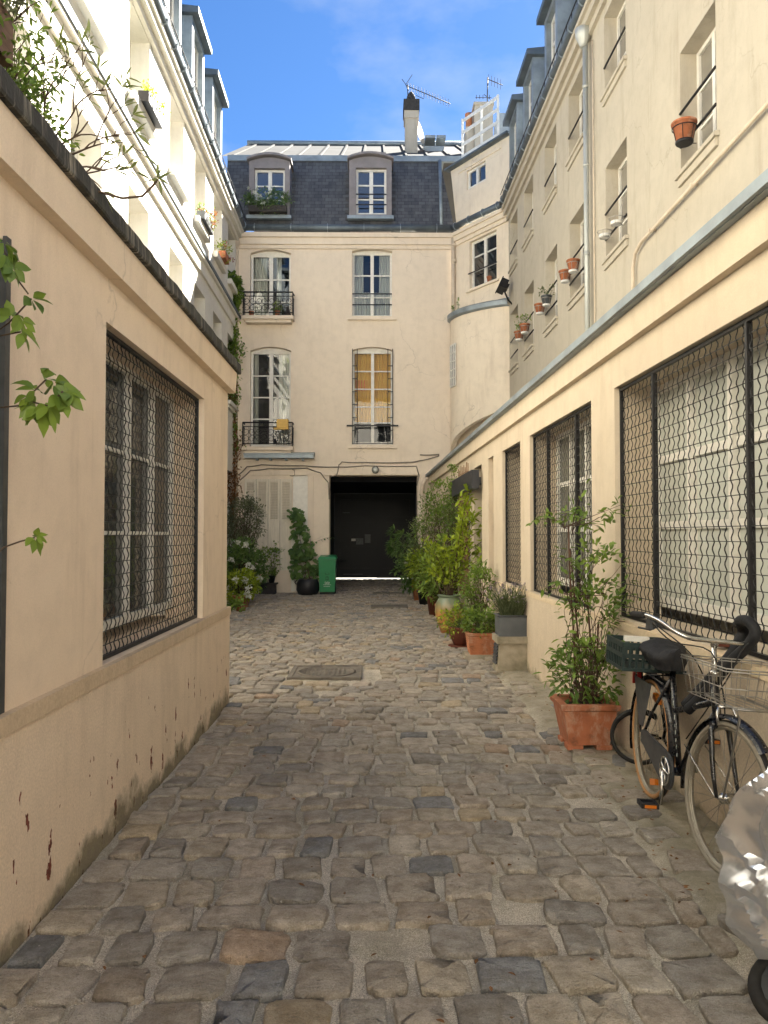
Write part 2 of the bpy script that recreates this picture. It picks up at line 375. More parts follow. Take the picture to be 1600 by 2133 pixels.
def copingmat():
    m, t, b, o = newmat('coping_mossy')
    v = vecobj(t, (1.0, 7, .5)); n = nois(t, v, 2.6, 8, .75)
    col = mixc(t, math_(t, 'MULTIPLY', ramp(t, n, [(.50, 0), (.64, 1)]), ramp(t, nois(t, vecobj(t), 2.3, 4), [(.38, .15), (.62, 1)])), (.035, .033, .028), (.32, .285, .22))
    n2 = nois(t, vecobj(t), 6, 5); col = mixc(t, ramp(t, n2, [(.5, 0), (.7, 1)]), col, (.05, .05, .032))
    lk(t, col, b.inputs['Base Color']); b.inputs['Roughness'].default_value = .95
    bump(t, b, nois(t, vecobj(t), 60, 4), .5, .01); return m
M['coping'] = copingmat()
def glazemat():
    m, t, b, o = newmat('glazed_jar')
    z = zsock(t); n = nois(t, vecobj(t, (3, 3, .5)), 4, 4)
    f = math_(t, 'ADD', math_(t, 'MULTIPLY', z, 1.75), math_(t, 'MULTIPLY', math_(t, 'SUBTRACT', n, .5), .5))
    col = ramp(t, f, [(.0, (.30, .12, .04)), (.5, (.42, .20, .06)), (.72, (.25, .20, .09)), (.95, (.13, .17, .11))])
    lk(t, col, b.inputs['Base Color']); b.inputs['Roughness'].default_value = .3; return m
M['glaze'] = glazemat()
# ------------------------------------------------------------------ wall and window builders
def wall(b, F, u0, u1, z0, z1, holes=(), depth=.3, bottoms=True):
    us = sorted(set([u0, u1] + [h[k] for h in holes for k in (0, 1)])); zs = sorted(set([z0, z1] + [h[k] for h in holes for k in (2, 3)]))
    us = [u for u in us if u0 <= u <= u1]; zs = [z for z in zs if z0 <= z <= z1]
    for i in range(len(us) - 1):
        for j in range(len(zs) - 1):
            uc = (us[i] + us[i + 1]) / 2; zc = (zs[j] + zs[j + 1]) / 2
            if any(h[0] < uc < h[1] and h[2] < zc < h[3] for h in holes): continue
            b.poly([F.p(us[i], 0, zs[j]), F.p(us[i + 1], 0, zs[j]), F.p(us[i + 1], 0, zs[j + 1]), F.p(us[i], 0, zs[j + 1])])
    for h in holes:
        a, c, lo, hi = h[:4]; arch = h[4] if len(h) > 4 else 0; dp = h[5] if len(h) > 5 else depth
        top = hi - arch
        for u in (a, c): b.poly([F.p(u, 0, lo), F.p(u, -dp, lo), F.p(u, -dp, top), F.p(u, 0, top)])
        if bottoms: b.poly([F.p(a, 0, lo), F.p(c, 0, lo), F.p(c, -dp, lo), F.p(a, -dp, lo)])
        if arch:
            n = 10; A = [(a + (c - a) * k / n, top + arch * (1 - (2 * k / n - 1) ** 2)) for k in range(n + 1)]
            for k in range(n):
                b.poly([F.p(A[k][0], 0, A[k][1]), F.p(A[k + 1][0], 0, A[k + 1][1]), F.p(A[k + 1][0], 0, hi), F.p(A[k][0], 0, hi)])
                b.poly([F.p(A[k][0], 0, A[k][1]), F.p(A[k][0], -dp, A[k][1]), F.p(A[k + 1][0], -dp, A[k + 1][1]), F.p(A[k + 1][0], 0, A[k + 1][1])])
        else:
            b.poly([F.p(a, 0, hi), F.p(a, -dp, hi), F.p(c, -dp, hi), F.p(c, 0, hi)])

def window(F, par, u0, u1, z0, z1, d, rows, cols=2, mf='white_wood', mp='pane_dark', fw=.055, mw=.03, mid=.09, arch=0.0, t=.05, sill=None, rails=(), room=False, curt=None, name='window', msill='white_wood'):
    """a window part: frame mesh, with pane / sill / rail / curtain below it"""
    b = MB()
    b.fbox(F, u0, u0 + fw, d - t, d, z0, z1); b.fbox(F, u1 - fw, u1, d - t, d, z0, z1)
    b.fbox(F, u0 + fw, u1 - fw, d - t, d, z0, z0 + fw * 1.3)
    top = z1 - fw
    b.fbox(F, u0 + fw, u1 - fw, d - t, d, top - arch, z1)
    a0, a1 = u0 + fw, u1 - fw; w = (a1 - a0) / cols
    zl, zh = z0 + fw * 1.3, top - arch
    for k in range(1, cols):
        q = mid if (cols == 2 or (cols == 4 and k == 2)) else mw
        b.fbox(F, a0 + w * k - q / 2, a0 + w * k + q / 2, d - t + .004, d + (.012 if q == mid else -.006), zl, zh)
    for r in rows:
        z = zl + (zh - zl) * r
        for k in range(cols):
            q0 = 0 if k == 0 else (mid if (cols == 2 or (cols == 4 and k == 2)) else mw) / 2
            q1 = 0 if k == cols - 1 else (mid if (cols == 2 or (cols == 4 and k + 1 == 2)) else mw) / 2
            b.fbox(F, a0 + w * k + q0, a0 + w * (k + 1) - q1, d - t + .008, d - .01, z - mw / 2, z + mw / 2)
    o = b.build(name, M[mf], par)
    p = MB(); p.poly([F.p(a0, d - .03, zl), F.p(a1, d - .03, zl), F.p(a1, d - .03, zh), F.p(a0, d - .03, zh)]); p.build('pane', M[mp], o)
    if sill:
        s = MB(); e = sill.get('e', .05); s.fbox(F, u0 - e, u1 + e, d + .002, sill.get('d', .09), z0 - sill.get('h', .07), z0 - .003)
        if sill.get('low'): s.fbox(F, u0 - e * .5, u1 + e * .5, .002, sill.get('d', .09) * .55, z0 - sill['h'] - .09, z0 - sill['h'] - .002)
        s.build('sill', M[msill] if isinstance(msill, str) else msill, o)
    for (z, dd, ex) in rails:
        s = MB(); s.tube([F.p(u0 - ex, dd, z), F.p(u1 + ex, dd, z)], .016, 6); s.build('guard_rail', M['iron'], o)
    if curt:
        for (ca, cb, cz0, cz1, cm) in curt:
            s = MB(); n = max(4, int((cb - ca) / .035)); pv = None
            for k in range(n + 1):
                u = ca + (cb - ca) * k / n; dd = d - .16 + .025 * (k % 2)
                cur = (F.p(u, dd, cz0), F.p(u, dd, cz1))
                if pv: s.poly([pv[0], cur[0], cur[1], pv[1]])
                pv = cur
            s.build('blind' if cm == 'blind' else 'curtain', M[cm], o)
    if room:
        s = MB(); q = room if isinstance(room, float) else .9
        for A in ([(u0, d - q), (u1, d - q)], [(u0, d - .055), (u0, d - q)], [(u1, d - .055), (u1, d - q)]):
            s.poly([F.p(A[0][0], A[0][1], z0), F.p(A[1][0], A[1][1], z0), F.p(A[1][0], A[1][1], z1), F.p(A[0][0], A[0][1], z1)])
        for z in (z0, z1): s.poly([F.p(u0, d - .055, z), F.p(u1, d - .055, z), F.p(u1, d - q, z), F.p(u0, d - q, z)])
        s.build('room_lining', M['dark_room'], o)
    return o

def grille(F, par, u0, u1, z0, z1, d, posts=(), su=.066, sz=.071, r=.0034, A=.0090):
    b = MB(); fb = .02
    b.fbox(F, u0, u0 + fb, d - .012, d + .012, z0, z1); b.fbox(F, u1 - fb, u1, d - .012, d + .012, z0, z1)
    b.fbox(F, u0 + fb, u1 - fb, d - .012, d + .012, z0, z0 + fb); b.fbox(F, u0 + fb, u1 - fb, d - .012, d + .012, z1 - fb, z1)
    for q in posts: b.fbox(F, q - .011, q + .011, d - .021, d + .012, z0 + fb, z1 - fb)
    nu = int((u1 - u0) / su); nzz = int((z1 - z0) / sz)
    for k in range(1, nu):
        uc = u0 + (u1 - u0) * k / nu; s = 1 if k % 2 else -1; st = 6
        jit = R.uniform(-.003, .003)
        b.tube([F.p(uc + jit + s * A * cos(2 * pi * j / st), d + .004 * sin(2 * pi * j / st), z0 + fb + (z1 - z0 - 2 * fb) * j / (nzz * st)) for j in range(nzz * st + 1)], r, 4, cap=False)
    for k in range(1, nzz):
        z = z0 + (z1 - z0) * k / nzz
        b.tube([F.p(u0 + fb, d, z), F.p(u1 - fb, d, z)], r * .95, 4, cap=False)
    return b.build('security_grille', M['iron'], par)

def gutter(par, pts, r=.085, name='gutter', mat='zinc_dark', gap=.62, drop=.12):
    b = MB(); b.tube(pts, r, 10)
    o = b.build(name, M[mat], par)
    for i in range(len(pts) - 1):
        a = Vector(pts[i]); c = Vector(pts[i + 1]); L = (c - a).length; n = max(1, int(L / gap)); t = (c - a).normalized()
        for k in range(n):
            q = a + t * (L * (k + .5) / n); s = Vector((-t.y, t.x, 0)); br = MB()
            br.tube([q + (s * cos(x) + Vector((0, 0, 1)) * sin(x)) * (r + .012) for x in [pi * j / 6 for j in range(13)]], .012, 4)
            br.build('bracket', M['zinc'], o)
    return o

ZG = 9.82                                                   # gutter height all round the yard
# ================================================================== ground
gd = MB(); gd.poly([(-400, -400, -.04), (400, -400, -.04), (400, 400, -.04), (-400, 400, -.04)])
tag(gd.build('road', simple('asphalt', (.22, .205, .18), .95, 0, .3, 2, .2)), kind='structure')

def bedmat():
    m, t, b, o = newmat('paving_bed')
    v = vecobj(t); col = mixc(t, ramp(t, nois(t, v, 2.2, 6, .65), [(.35, 0), (.65, 1)]), (.54, .475, .375), (.41, .365, .295))
    col = mixc(t, ramp(t, nois(t, v, 90, 3, .7), [(.42, 0), (.66, 1)]), col, (.62, .55, .44))
    col = mixc(t, math_(t, 'MULTIPLY', ramp(t, nois(t, v, 1.6, 7, .72), [(.50, 0), (.66, 1)]), .55), col, (.17, .165, .08))
    gr = nois(t, v, 210, 2, .8); col = mixc(t, .85, col, mixc(t, 1.0, col, ramp(t, gr, [(.32, .35), (.66, 1.5)]), 'MULTIPLY'))
    col = mixc(t, math_(t, 'MULTIPLY', ramp(t, nois(t, v, 3.1, 6, .7), [(.44, 0), (.62, 1)]), .5), col, (.22, .195, .155))
    sx = t.nodes.new('ShaderNodeSeparateXYZ'); tcx = t.nodes.new('ShaderNodeTexCoord'); lk(t, tcx.outputs['Object'], sx.inputs[0])
    gm = ramp(t, math_(t, 'ADD', math_(t, 'MULTIPLY', math_(t, 'SUBTRACT', sx.outputs[0], 1.28), 6.0), math_(t, 'MULTIPLY', math_(t, 'SUBTRACT', nois(t, v, 4, 6, .7), .5), 2.0)), [(.1, 0), (.7, 1)])
    col = mixc(t, math_(t, 'MULTIPLY', gm, .75), col, mixc(t, ramp(t, nois(t, v, 7, 6, .7), [(.4, 0), (.62, 1)]), (.20, .18, .115), (.36, .32, .245)))
    lk(t, col, b.inputs['Base Color']); b.inputs['Roughness'].default_value = .95
    bump(t, b, math_(t, 'ADD', nois(t, v, 130, 4, .7), math_(t, 'MULTIPLY', nois(t, v, 16, 4), 1.2)), .8, .014); return m
def stonemat():
    m, t, b, o = newmat('paving_stone')
    a = t.nodes.new('ShaderNodeAttribute'); a.attribute_name = 'Col'; v = vecobj(t)
    col = mixc(t, ramp(t, nois(t, v, 11, 8, .72), [(.38, 0), (.62, 1)]), a.outputs['Color'], mixc(t, 1.0, a.outputs['Color'], (.62, .59, .54), 'MULTIPLY'))
    col = mixc(t, math_(t, 'MULTIPLY', ramp(t, nois(t, v, 55, 4, .7), [(.56, 0), (.74, 1)]), .5), col, (.44, .40, .33))
    col = mixc(t, math_(t, 'MULTIPLY', ramp(t, nois(t, v, 1.1, 5, .7), [(.60, 0), (.74, 1)]), .25), col, (.14, .13, .075))
    gr = nois(t, v, 170, 3, .75); col = mixc(t, .55, col, mixc(t, 1.0, col, ramp(t, gr, [(.30, .55), (.70, 1.35)]), 'MULTIPLY'))
    cw = nois(t, vecobj(t, (1, 2.6, 1)), 26, 6, .7); col = mixc(t, math_(t, 'MULTIPLY', ramp(t, cw, [(.60, 0), (.66, 1)]), .6), col, (.13, .115, .09))
    sp = nois(t, v, 37, 2, .5); col = mixc(t, ramp(t, sp, [(.765, 0), (.78, 1)]), col, (.55, .53, .48))
    lk(t, col, b.inputs['Base Color'])
    lk(t, math_(t, 'ADD', .52, math_(t, 'MULTIPLY', nois(t, v, 30, 4), .4)), b.inputs['Roughness']); b.inputs['Specular IOR Level'].default_value = .3
    bump(t, b, math_(t, 'ADD', math_(t, 'MULTIPLY', nois(t, vecobj(t, (1, 2.2, 1)), 13, 7, .68), 2.2), nois(t, v, 150, 3, .7)), .9, .02); return m
M['bed'] = bedmat(); M['stone'] = stonemat()
PAL = [((.54, .475, .395), 6), ((.48, .43, .365), 5), ((.56, .49, .39), 3), ((.42, .385, .34), 4), ((.53, .455, .37), 3), ((.56, .46, .32), 1), ((.54, .41, .30), .5), ((.31, .31, .31), 1.3), ((.59, .53, .44), 2.5), ((.49, .45, .39), 4)]
def stone_colour():
    x = R.uniform(0, sum(w for _, w in PAL))
    for c, w in PAL:
        x -= w
        if x <= 0: break
    k = R.uniform(.86, 1.12); return (c[0] * k, c[1] * k, c[2] * k, 1)
def stone(b, cx, cy, w, h, z=0.0, rot=0.0, hi=1.0, n=18):
    b.c = stone_colour(); ph = [R.uniform(-.075, .075) for _ in range(n)]; ck = R.randrange(n) if R.random() < .5 else -9; rings = []
    q = R.uniform(.17, .40); tx, ty = R.gauss(0, .04), R.gauss(0, .04)
    crown = R.uniform(-.003, .006) * hi; sx, sy = R.uniform(-.1, .1), R.uniform(-.1, .1)
    for (k, zz) in ((1.0, -.03), (.988, .008), (.962, .0142), (.90, .0165), (.45, .018 + crown * .5)):
        ring = []
        for i in range(n):
            a = 2 * pi * (i + .5) / n; ca, sa = cos(a), sin(a)
            cut = R.uniform(.80, .92) if i in (ck, ck + 1) else 1
            x = math.copysign(abs(ca) ** q, ca) * w / 2 * (1 + ph[i]) * cut; y = math.copysign(abs(sa) ** q, sa) * h / 2 * (1 + ph[(i * 5 + 3) % n])
            x += sx * y; y += sy * x * .6
            x *= k; y *= k
            ring.append(b._v((cx + x * cos(rot) - y * sin(rot), cy + x * sin(rot) + y * cos(rot), z + zz * hi + tx * x + ty * y + R.gauss(0, .0012))))
        rings.append(ring)
        if len(rings) == 2: rings.append([b._v(b.v[q_]) for q_ in ring])
    top = b._v((cx, cy, z + (.018 + crown) * hi))
    for j in range(len(rings) - 1):
        if j == 1: continue
        for i in range(n): b.face([rings[j][i], rings[j][(i + 1) % n], rings[j + 1][(i + 1) % n], rings[j + 1][i]], j > 0)
    for i in range(n): b.face([rings[-1][i], rings[-1][(i + 1) % n], top], True)
def edge_r(y): return 1.33 + .03 * sin(y * 1.7) - max(0, y - 9) * .012
def ground_z(x, y): return .016 * mnoise.noise(Vector((x * .8, y * .8, 0))) + .012 * mnoise.noise(Vector((x * .25, y * .25, 3)))
bed = MB(); nx, ny = 130, 420
X0, X1, Y0, Y1 = -4.0, 2.1, 1.2, 27.2
gi = [[bed._v((X0 + (X1 - X0) * i / nx, Y0 + (Y1 - Y0) * j / ny, ground_z(X0 + (X1 - X0) * i / nx, Y0 + (Y1 - Y0) * j / ny) + .012 * mnoise.noise(Vector((i * .55, j * .55, 7))) - .007 +
       (.035 * min(1, max(0, (X0 + (X1 - X0) * i / nx - edge_r(Y0 + (Y1 - Y0) * j / ny)) / .10)) if Y0 + (Y1 - Y0) * j / ny < 20 else 0))) for i in range(nx + 1)] for j in range(ny + 1)]
for j in range(ny):
    for i in range(nx): bed.face([gi[j][i], gi[j][i + 1], gi[j + 1][i + 1], gi[j + 1][i]], True)
tag(bed.build('ground', M['bed']), kind='structure')
MAN = (-.97, -.17, 8.33, 9.12)                              # iron cover: no stones there
def blocked(x, y, m=.10):
    if MAN[0] - m < x < MAN[1] + m and MAN[2] - m < y < MAN[3] + m: return True
    return False
st = MB(); y = 1.55
while y < 26.8:
    far = y > 8.6
    p = R.uniform(.165, .25) if not far else R.uniform(.15, .21)
    xl = -1.42 if y < 7.2 else (-3.74 if y < 20.6 else -1.5); xr = edge_r(y) if y < 20.6 else 1.3
    x = xl + R.uniform(0, .12); ang = .05 * sin(y * .45 + 1)
    while x < xr - .05:
        w = R.uniform(.165, .275) if not far else R.uniform(.15, .25)
        if x + w > xr + .06: w = max(.12, xr - x)
        cx = x + w / 2; cy = y + p / 2 + ang * cx * .25 + .03 * mnoise.noise(Vector((cx * 1.3, y, 5)))
        if not blocked(cx, cy) and R.random() > .012:
            g = R.uniform(.018, .042)
            stone(st, cx, cy, w - g, p - R.uniform(.014, .038), ground_z(cx, cy) + R.gauss(0, .003), R.gauss(0, .035) + ang, 1.0, 20 if y < 6.5 else 10)
        x += w
    y += p
y = 1.9                                                     # flat stones let into the cement gutter along the right wall
while y < 13:
    for q in range(2):
        xx = edge_r(y) + .12 + q * .21 + R.uniform(-.03, .03)
        if R.random() < .55 and xx < 1.9275 - .025 * y - .1:
            stone(st, xx, y, R.uniform(.13, .2), R.uniform(.12, .22), ground_z(xx, y) + .026, R.uniform(-.3, .3), .55)
    y += R.uniform(.24, .34)
tag(st.build('pavement', M['stone']), kind='structure')

# ================================================================== low building, left
LL = Fr((-1.38, 0), (0, 1), (1, 0))
low_l = thing('workshop_building', 'single storey tan rendered building with wavy black window grilles and mossy dark coping', 'building', (-3, 2, 0))
hl = [(.6, 2.85, .895, 2.64), (3.90, 6.13, .895, 2.64)]
YE = 7.09
b = MB(); wall(b, LL, -3, YE, .89, 3.06, hl, .30)
b.poly([LL.p(YE, 0, .89), LL.p(YE, -2.1, .89), LL.p(YE, -2.1, 3.06), LL.p(YE, 0, 3.06)])
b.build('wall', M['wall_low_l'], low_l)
b = MB(); b.fbox(LL, -3, YE + .025, -2.1, .025, -.05, .82); b.build('plinth', M['plinth_l'], low_l)
b = MB(); b.fbox(LL, -3, YE + .035, -.38, .035, .822, .893); o = b.build('sill_course', plaster('sill_tan', (.54, .42, .29), (.58, .46, .33), (.30, .24, .17), .5, bs=.5, grain=90), low_l)
b = MB(); b.prism([LL.p(-3, .0, 2.87), LL.p(-3, .062, 2.875), LL.p(-3, .075, 3.06), LL.p(-3, .0, 3.06)], (0, YE + 3.05, 0)); b.build('fascia', M['wall_low_l'], low_l)
b = MB(); n = 220; pr = None                                 # worn stone coping, edge slightly uneven
for k in range(n + 1):
    u = -3 + (YE + 3.11) * k / n; e = .012 * mnoise.noise(Vector((u * 5, 0, 0))); f = .01 * mnoise.noise(Vector((u * 7, 4, 0)))
    cur = [LL.p(u, -2.1, 3.062), LL.p(u, .098 + e * .5, 3.062), LL.p(u, .104 + e, 3.072), LL.p(u, .100 + e, 3.150 + f), LL.p(u, .085 + e, 3.160 + f), LL.p(u, -2.1, 3.17)]
    if pr:
        for q in range(5): b.poly([pr[q], cur[q], cur[q + 1], pr[q + 1]])
    else: b.poly(cur)
    pr = cur
b.poly(pr); b.build('coping', M['coping'], low_l)
for h in hl:
    window(LL, low_l, h[0], h[1], h[2] + .08, h[3], -.24, (.34, .67), 4, 'white_wood', 'pane_left', .045, .024, .024, t=.034)
    if h[0] < 1: b = MB(); b.fbox(LL, 2.815, 2.853, -.295, .014, .90, 2.655); b.build('frame', M['iron_grey'], low_l)
    grille(LL, low_l, h[0] + .004, h[1] - .004, h[2] + .004, h[3] - .004, -.055)

# ================================================================== low building, right
RL = Fr((1.9275, 0), (-.025, 1), (-1, -.025))
low_r = thing('studio_building', 'long single storey ochre building with three post grilles and a grey zinc roof edge', 'building', (3, 9, 0))
hr = [(2.2, 5.73, .945, 2.655), (6.3, 8.57, .925, 2.665), (9.07, 10.2, .93, 2.67), (10.88, 11.3, .25, 2.68, 0, .22), (11.9, 12.7, .06, 2.655, 0, .3), (13.15, 16.4, .75, 2.65)]
YR = 20.4
b = MB(); wall(b, RL, -4, YR, .0, 3.06, hr, .34)
b.poly([RL.p(10.88, -.22, .25), RL.p(11.3, -.22, .25), RL.p(11.3, -.22, 2.68), RL.p(10.88, -.22, 2.68)])
b.poly([RL.p(YR, 0, 0), RL.p(YR, -2, 0), RL.p(YR, -2, 3.06), RL.p(YR, 0, 3.06)])
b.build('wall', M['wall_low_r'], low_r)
b = MB()
for a, c in ((-4, 11.86), (12.75, YR)): b.fbox(RL, a, c, .001, .022, -.05, .87)
b.build('plinth', M['plinth_r'], low_r)
b = MB()
for a, c in ((-4, 10.84), (13.05, 16.5)): b.fbox(RL, a, c, -.345, .03, .872, .922 if a < 0 else .75 + .17)
b.build('sill_course', plaster('sill_ochre', (.62, .50, .34), (.66, .54, .38), (.33, .26, .18), .45, bs=.4, grain=90), low_r)
b = MB(); b.prism([RL.p(-4, .002, 2.90), RL.p(-4, .05, 2.905), RL.p(-4, .055, 3.10), RL.p(-4, .002, 3.10)], RL.p(YR, 0, 0) - RL.p(-4, 0, 0)); b.build('fascia', M['wall_low_r'], low_r)
b = MB(); b.prism([RL.p(-4, -1.95, 3.30), RL.p(-4, .10, 3.175), RL.p(-4, .125, 3.165), RL.p(-4, .125, 3.105), RL.p(-4, .10, 3.105), RL.p(-4, .10, 3.10), RL.p(-4, -1.95, 3.10)], RL.p(YR, 0, 0) - RL.p(-4, 0, 0)); b.build('roof', M['zinc'], low_r)
window(RL, low_r, 2.2, 5.73, 1.03, 2.655, -.30, (.345, .67), 6, 'white_wood', 'pane_frost', .06, .055, .055)
grille(RL, low_r, 2.204, 5.726, .95, 2.65, -.05, posts=(5.09, 3.85, 2.6), su=.072, sz=.078)
window(RL, low_r, 6.3, 8.57, 1.01, 2.665, -.30, (.345, .67), 4, 'white_wood', 'pane_mid', .06, .05, .05)
grille(RL, low_r, 6.304, 8.566, .93, 2.66, -.05, posts=(7.95, 6.9), su=.072, sz=.078)
window(RL, low_r, 9.07, 10.2, 1.0, 2.67, -.30, (.5,), 2, 'white_wood', 'pane_mid', .06, .04, .05)
grille(RL, low_r, 9.074, 10.196, .935, 2.665, -.05)
window(RL, low_r, 13.15, 16.4, .92, 2.65, -.30, (.5,), 4, 'white_wood', 'pane_dark', .06, .05, .05)
grille(RL, low_r, 13.154, 16.396, .925, 2.645, -.05, su=.12, sz=.12)
b = MB(); b.fbox(RL, 11.92, 12.68, -.28, -.23, .07, 2.65); b.fbox(RL, 11.98, 12.62, -.23, -.215, .2, 1.1); b.fbox(RL, 11.98, 12.62, -.23, -.215, 1.25, 2.5)
dr = b.build('door', M['gate'], low_r)
b = MB(); b.tube([RL.p(12.0, -.22, 1.05), RL.p(12.0, -.16, 1.05), RL.p(12.1, -.16, 1.05)], .011, 6); b.build('handle', M['chrome'], dr)
b = MB(); b.fbox(RL, 11.78, 14.3, .06, .175, 2.27, 2.56); b.fbox(RL, 11.95, 14.15, .0, .06, 2.34, 2.46)
tag(b.build('shop_sign', M['signbox']), 'black unlettered sign box above the doorway of the low ochre building', 'sign')

# ================================================================== tall building, left
LT = Fr((-3.42, 0), (-.018, 1), (1, .018))
tall_l = thing('apartment_building', 'tall white sunlit apartment building with deep recessed windows and zinc dormers', 'building', (-6, 10, 0))
YL0, YL1 = -10.8, 20.55  # near end lengthened unseen behind the viewer to bounce more sunlight
wy = [8.75 - 2.05, 8.85, 11.05, 13.4, 15.42, 17.38, 19.25]
hu = [(u, u + 1.05, 8.02, 9.42) for u in wy]; hlw = [(u + .02, u + 1.08, 4.95, 6.68) for u in wy]; hg = [(u + .02, u + 1.0, 1.2, 3.2) for u in wy[3:]]
b = MB(); wall(b, LT, YL0, YL1, 0, 9.7, hu + hlw + hg, .36)
b.poly([LT.p(YL0, 0, 0), LT.p(YL0, -7, 0), LT.p(YL0, -7, 9.7), LT.p(YL0, 0, 9.7)]); b.poly([LT.p(YL0, -7, 0), LT.p(YL1, -7, 0), LT.p(YL1, -7, 12), LT.p(YL0, -7, 12)])
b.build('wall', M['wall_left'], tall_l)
b = MB(); b.fbox(LT, YL0, YL1, .001, .05, 7.05, 7.30); b.fbox(LT, YL0, YL1, .001, .11, 7.302, 7.42); b.build('string_course', M['wall_left'], tall_l)
b = MB(); b.prism([LT.p(YL0, .0, 7.422), LT.p(YL0, .112, 7.422), LT.p(YL0, .112, 7.36), LT.p(YL0, .135, 7.36), LT.p(YL0, .135, 7.44), LT.p(YL0, .0, 7.49)], LT.p(YL1, 0, 0) - LT.p(YL0, 0, 0)); b.build('flashing', M['zinc_dark'], tall_l)
b = MB(); b.fbox(LT, YL0, YL1, .001, .07, 9.44, 9.56); b.fbox(LT, YL0, YL1, .001, .16, 9.562, 9.66); b.fbox(LT, YL0, YL1, .001, .21, 9.662, 9.74); b.build('cornice', M['wall_left'], tall_l)
gutter(tall_l, [LT.p(YL0, .20, ZG), LT.p(YL1, .20, ZG)])
b = MB(); b.poly([LT.p(YL0, .1, 9.8), LT.p(YL1, .1, 9.8), LT.p(YL1, -.75, 11.9), LT.p(YL0, -.75, 11.9)]); b.build('mansard', M['slate_y'], tall_l)
b = MB(); b.poly([LT.p(YL0, -.7, 11.91), LT.p(YL1, -.7, 11.91), LT.p(YL1, -7, 13.2), LT.p(YL0, -7, 13.2)]); b.fbox(LT, YL0, YL1, -.78, -.66, 11.86, 11.95); b.build('roof', M['zinc'], tall_l)
sl = dict(d=.10, h=.10, e=.08, low=True)
for i, h in enumerate(hu): window(LT, tall_l, *h, -.30, (.42,), 2, sill=dict(d=.11, h=.13, e=.06), msill=M['wall_left'])
for i, h in enumerate(hlw): window(LT, tall_l, *h, -.30, (.33, .66), 2, sill=sl, msill=M['wall_left'])
for i, h in enumerate(hg): window(LT, tall_l, *h, -.20, (.33, .66), 2)

def dormer(F, par, uc, w, z0, z1, dfront, dback0, dback1, win, mside='zinc', hood=.12, flat=True):
    """zinc dormer: cheeks, front with an opening, hood; the window is its own part"""
    u0, u1 = uc - w / 2, uc + w / 2; e = .14
    b = MB(); b.fbox(F, u0, u0 + e, dback1, dfront, z0, z1); b.fbox(F, u1 - e, u1, dback1, dfront, z0, z1)
    b.fbox(F, u0 + e, u1 - e, dback1, dfront, z1 - .12, z1); b.fbox(F, u0 + e, u1 - e, dback1, dfront - .02, z0, z0 + .12)
    o = b.build('dormer', M[mside], par)
    b = MB()
    if flat: b.prism([F.p(u0 - .1, dfront + .14, z1 + .002), F.p(u0 - .1, dfront + .14, z1 + .12), F.p(u0 - .1, dback1, z1 + .26), F.p(u0 - .1, dback1, z1 + .002)], F.p(u1 + .1, 0, 0) - F.p(u0 - .1, 0, 0))
    b.build('hood', M['zinc_dark'], o)
    window(F, par, u0 + e, u1 - e, z0 + .12, z1 - .12, dfront - .1, win, 2, 'white_wood', 'pane_sky', .05, .03, .08, name='dormer_window')
    return o
for uc in (4.9, 7.2, 9.3, 11.4, 13.4, 15.45, 17.5): dormer(LT, tall_l, uc, 1.15, 9.9, 11.8, .05, 0, -1.3, (.5,))
b = MB(); b.tube([LT.p(YL0, .26, 10.02), LT.p(YL1, .26, 10.02)], .012, 5)
for k in range(50): b.tube([LT.p(YL0 + 31.3 * k / 50, .26, 9.86), LT.p(YL0 + 31.3 * k / 50, .26, 10.02)], .009, 4)
b.build('roof_rail', M['iron'], tall_l)

# ================================================================== tall building, right
RT = Fr((3.5, 0), (-.012, 1), (-1, -.012))
tall_r = thing('apartment_building', 'tall shaded cream apartment building with small railed windows and a zinc drainpipe', 'building', (6, 10, 0))
YT0, YT1 = 3, 18.84
wr = [(4.9, 5.85), (7.55, 8.43), (10.2, 11.13), (12.2, 13.14), (14.02, 14.96), (16.03, 16.97), (17.72, 18.62)]
hu = [(a, c, 8.03, 9.22) for a, c in wr]; hlw = [(a, c, 5.58, 6.95) for a, c in wr]; hg = [(a, c, 3.45, 4.7) for a, c in wr[5:]]
b = MB(); wall(b, RT, YT0, YT1, 0, 9.7, hu + hlw + hg, .24)
b.poly([RT.p(YT0, 0, 0), RT.p(YT0, -7, 0), RT.p(YT0, -7, 9.7), RT.p(YT0, 0, 9.7)]); b.poly([RT.p(YT0, -7, 0), RT.p(YT1 + 6, -7, 0), RT.p(YT1 + 6, -7, 12), RT.p(YT0, -7, 12)])
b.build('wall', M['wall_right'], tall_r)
b = MB(); b.fbox(RT, YT0, YT1, .001, .06, 9.36, 9.48); b.fbox(RT, YT0, YT1, .001, .13, 9.482, 9.62); b.fbox(RT, YT0, YT1, .001, .18, 9.622, 9.70); b.build('cornice', M['wall_right'], tall_r)
gutter(tall_r, [RT.p(YT0, .17, 9.78), RT.p(YT1, .17, 9.78)], .08)
b = MB(); b.tube([RT.p(YT0, .20, 10.02), RT.p(YT1, .20, 10.02)], .011, 5)
for k in range(50): b.tube([RT.p(YT0 + 15.8 * k / 50, .20, 9.84), RT.p(YT0 + 15.8 * k / 50, .20, 10.02)], .008, 4)
b.build('roof_rail', M['iron'], tall_r)
b = MB(); b.poly([RT.p(YT0, .1, 9.76), RT.p(YT1 + .3, .1, 9.76), RT.p(YT1 + .3, -.55, 11.8), RT.p(YT0, -.55, 11.8)]); b.build('mansard', M['zinc'], tall_r)
b = MB()
for k in range(28):
    u = YT0 + .3 + k * .56; b.prism([RT.p(u, .1, 9.77), RT.p(u, .14, 9.77), RT.p(u, -.51, 11.81), RT.p(u, -.55, 11.81)], RT.u * .03)
b.build('standing_seam', M['zinc_dark'], tall_r)
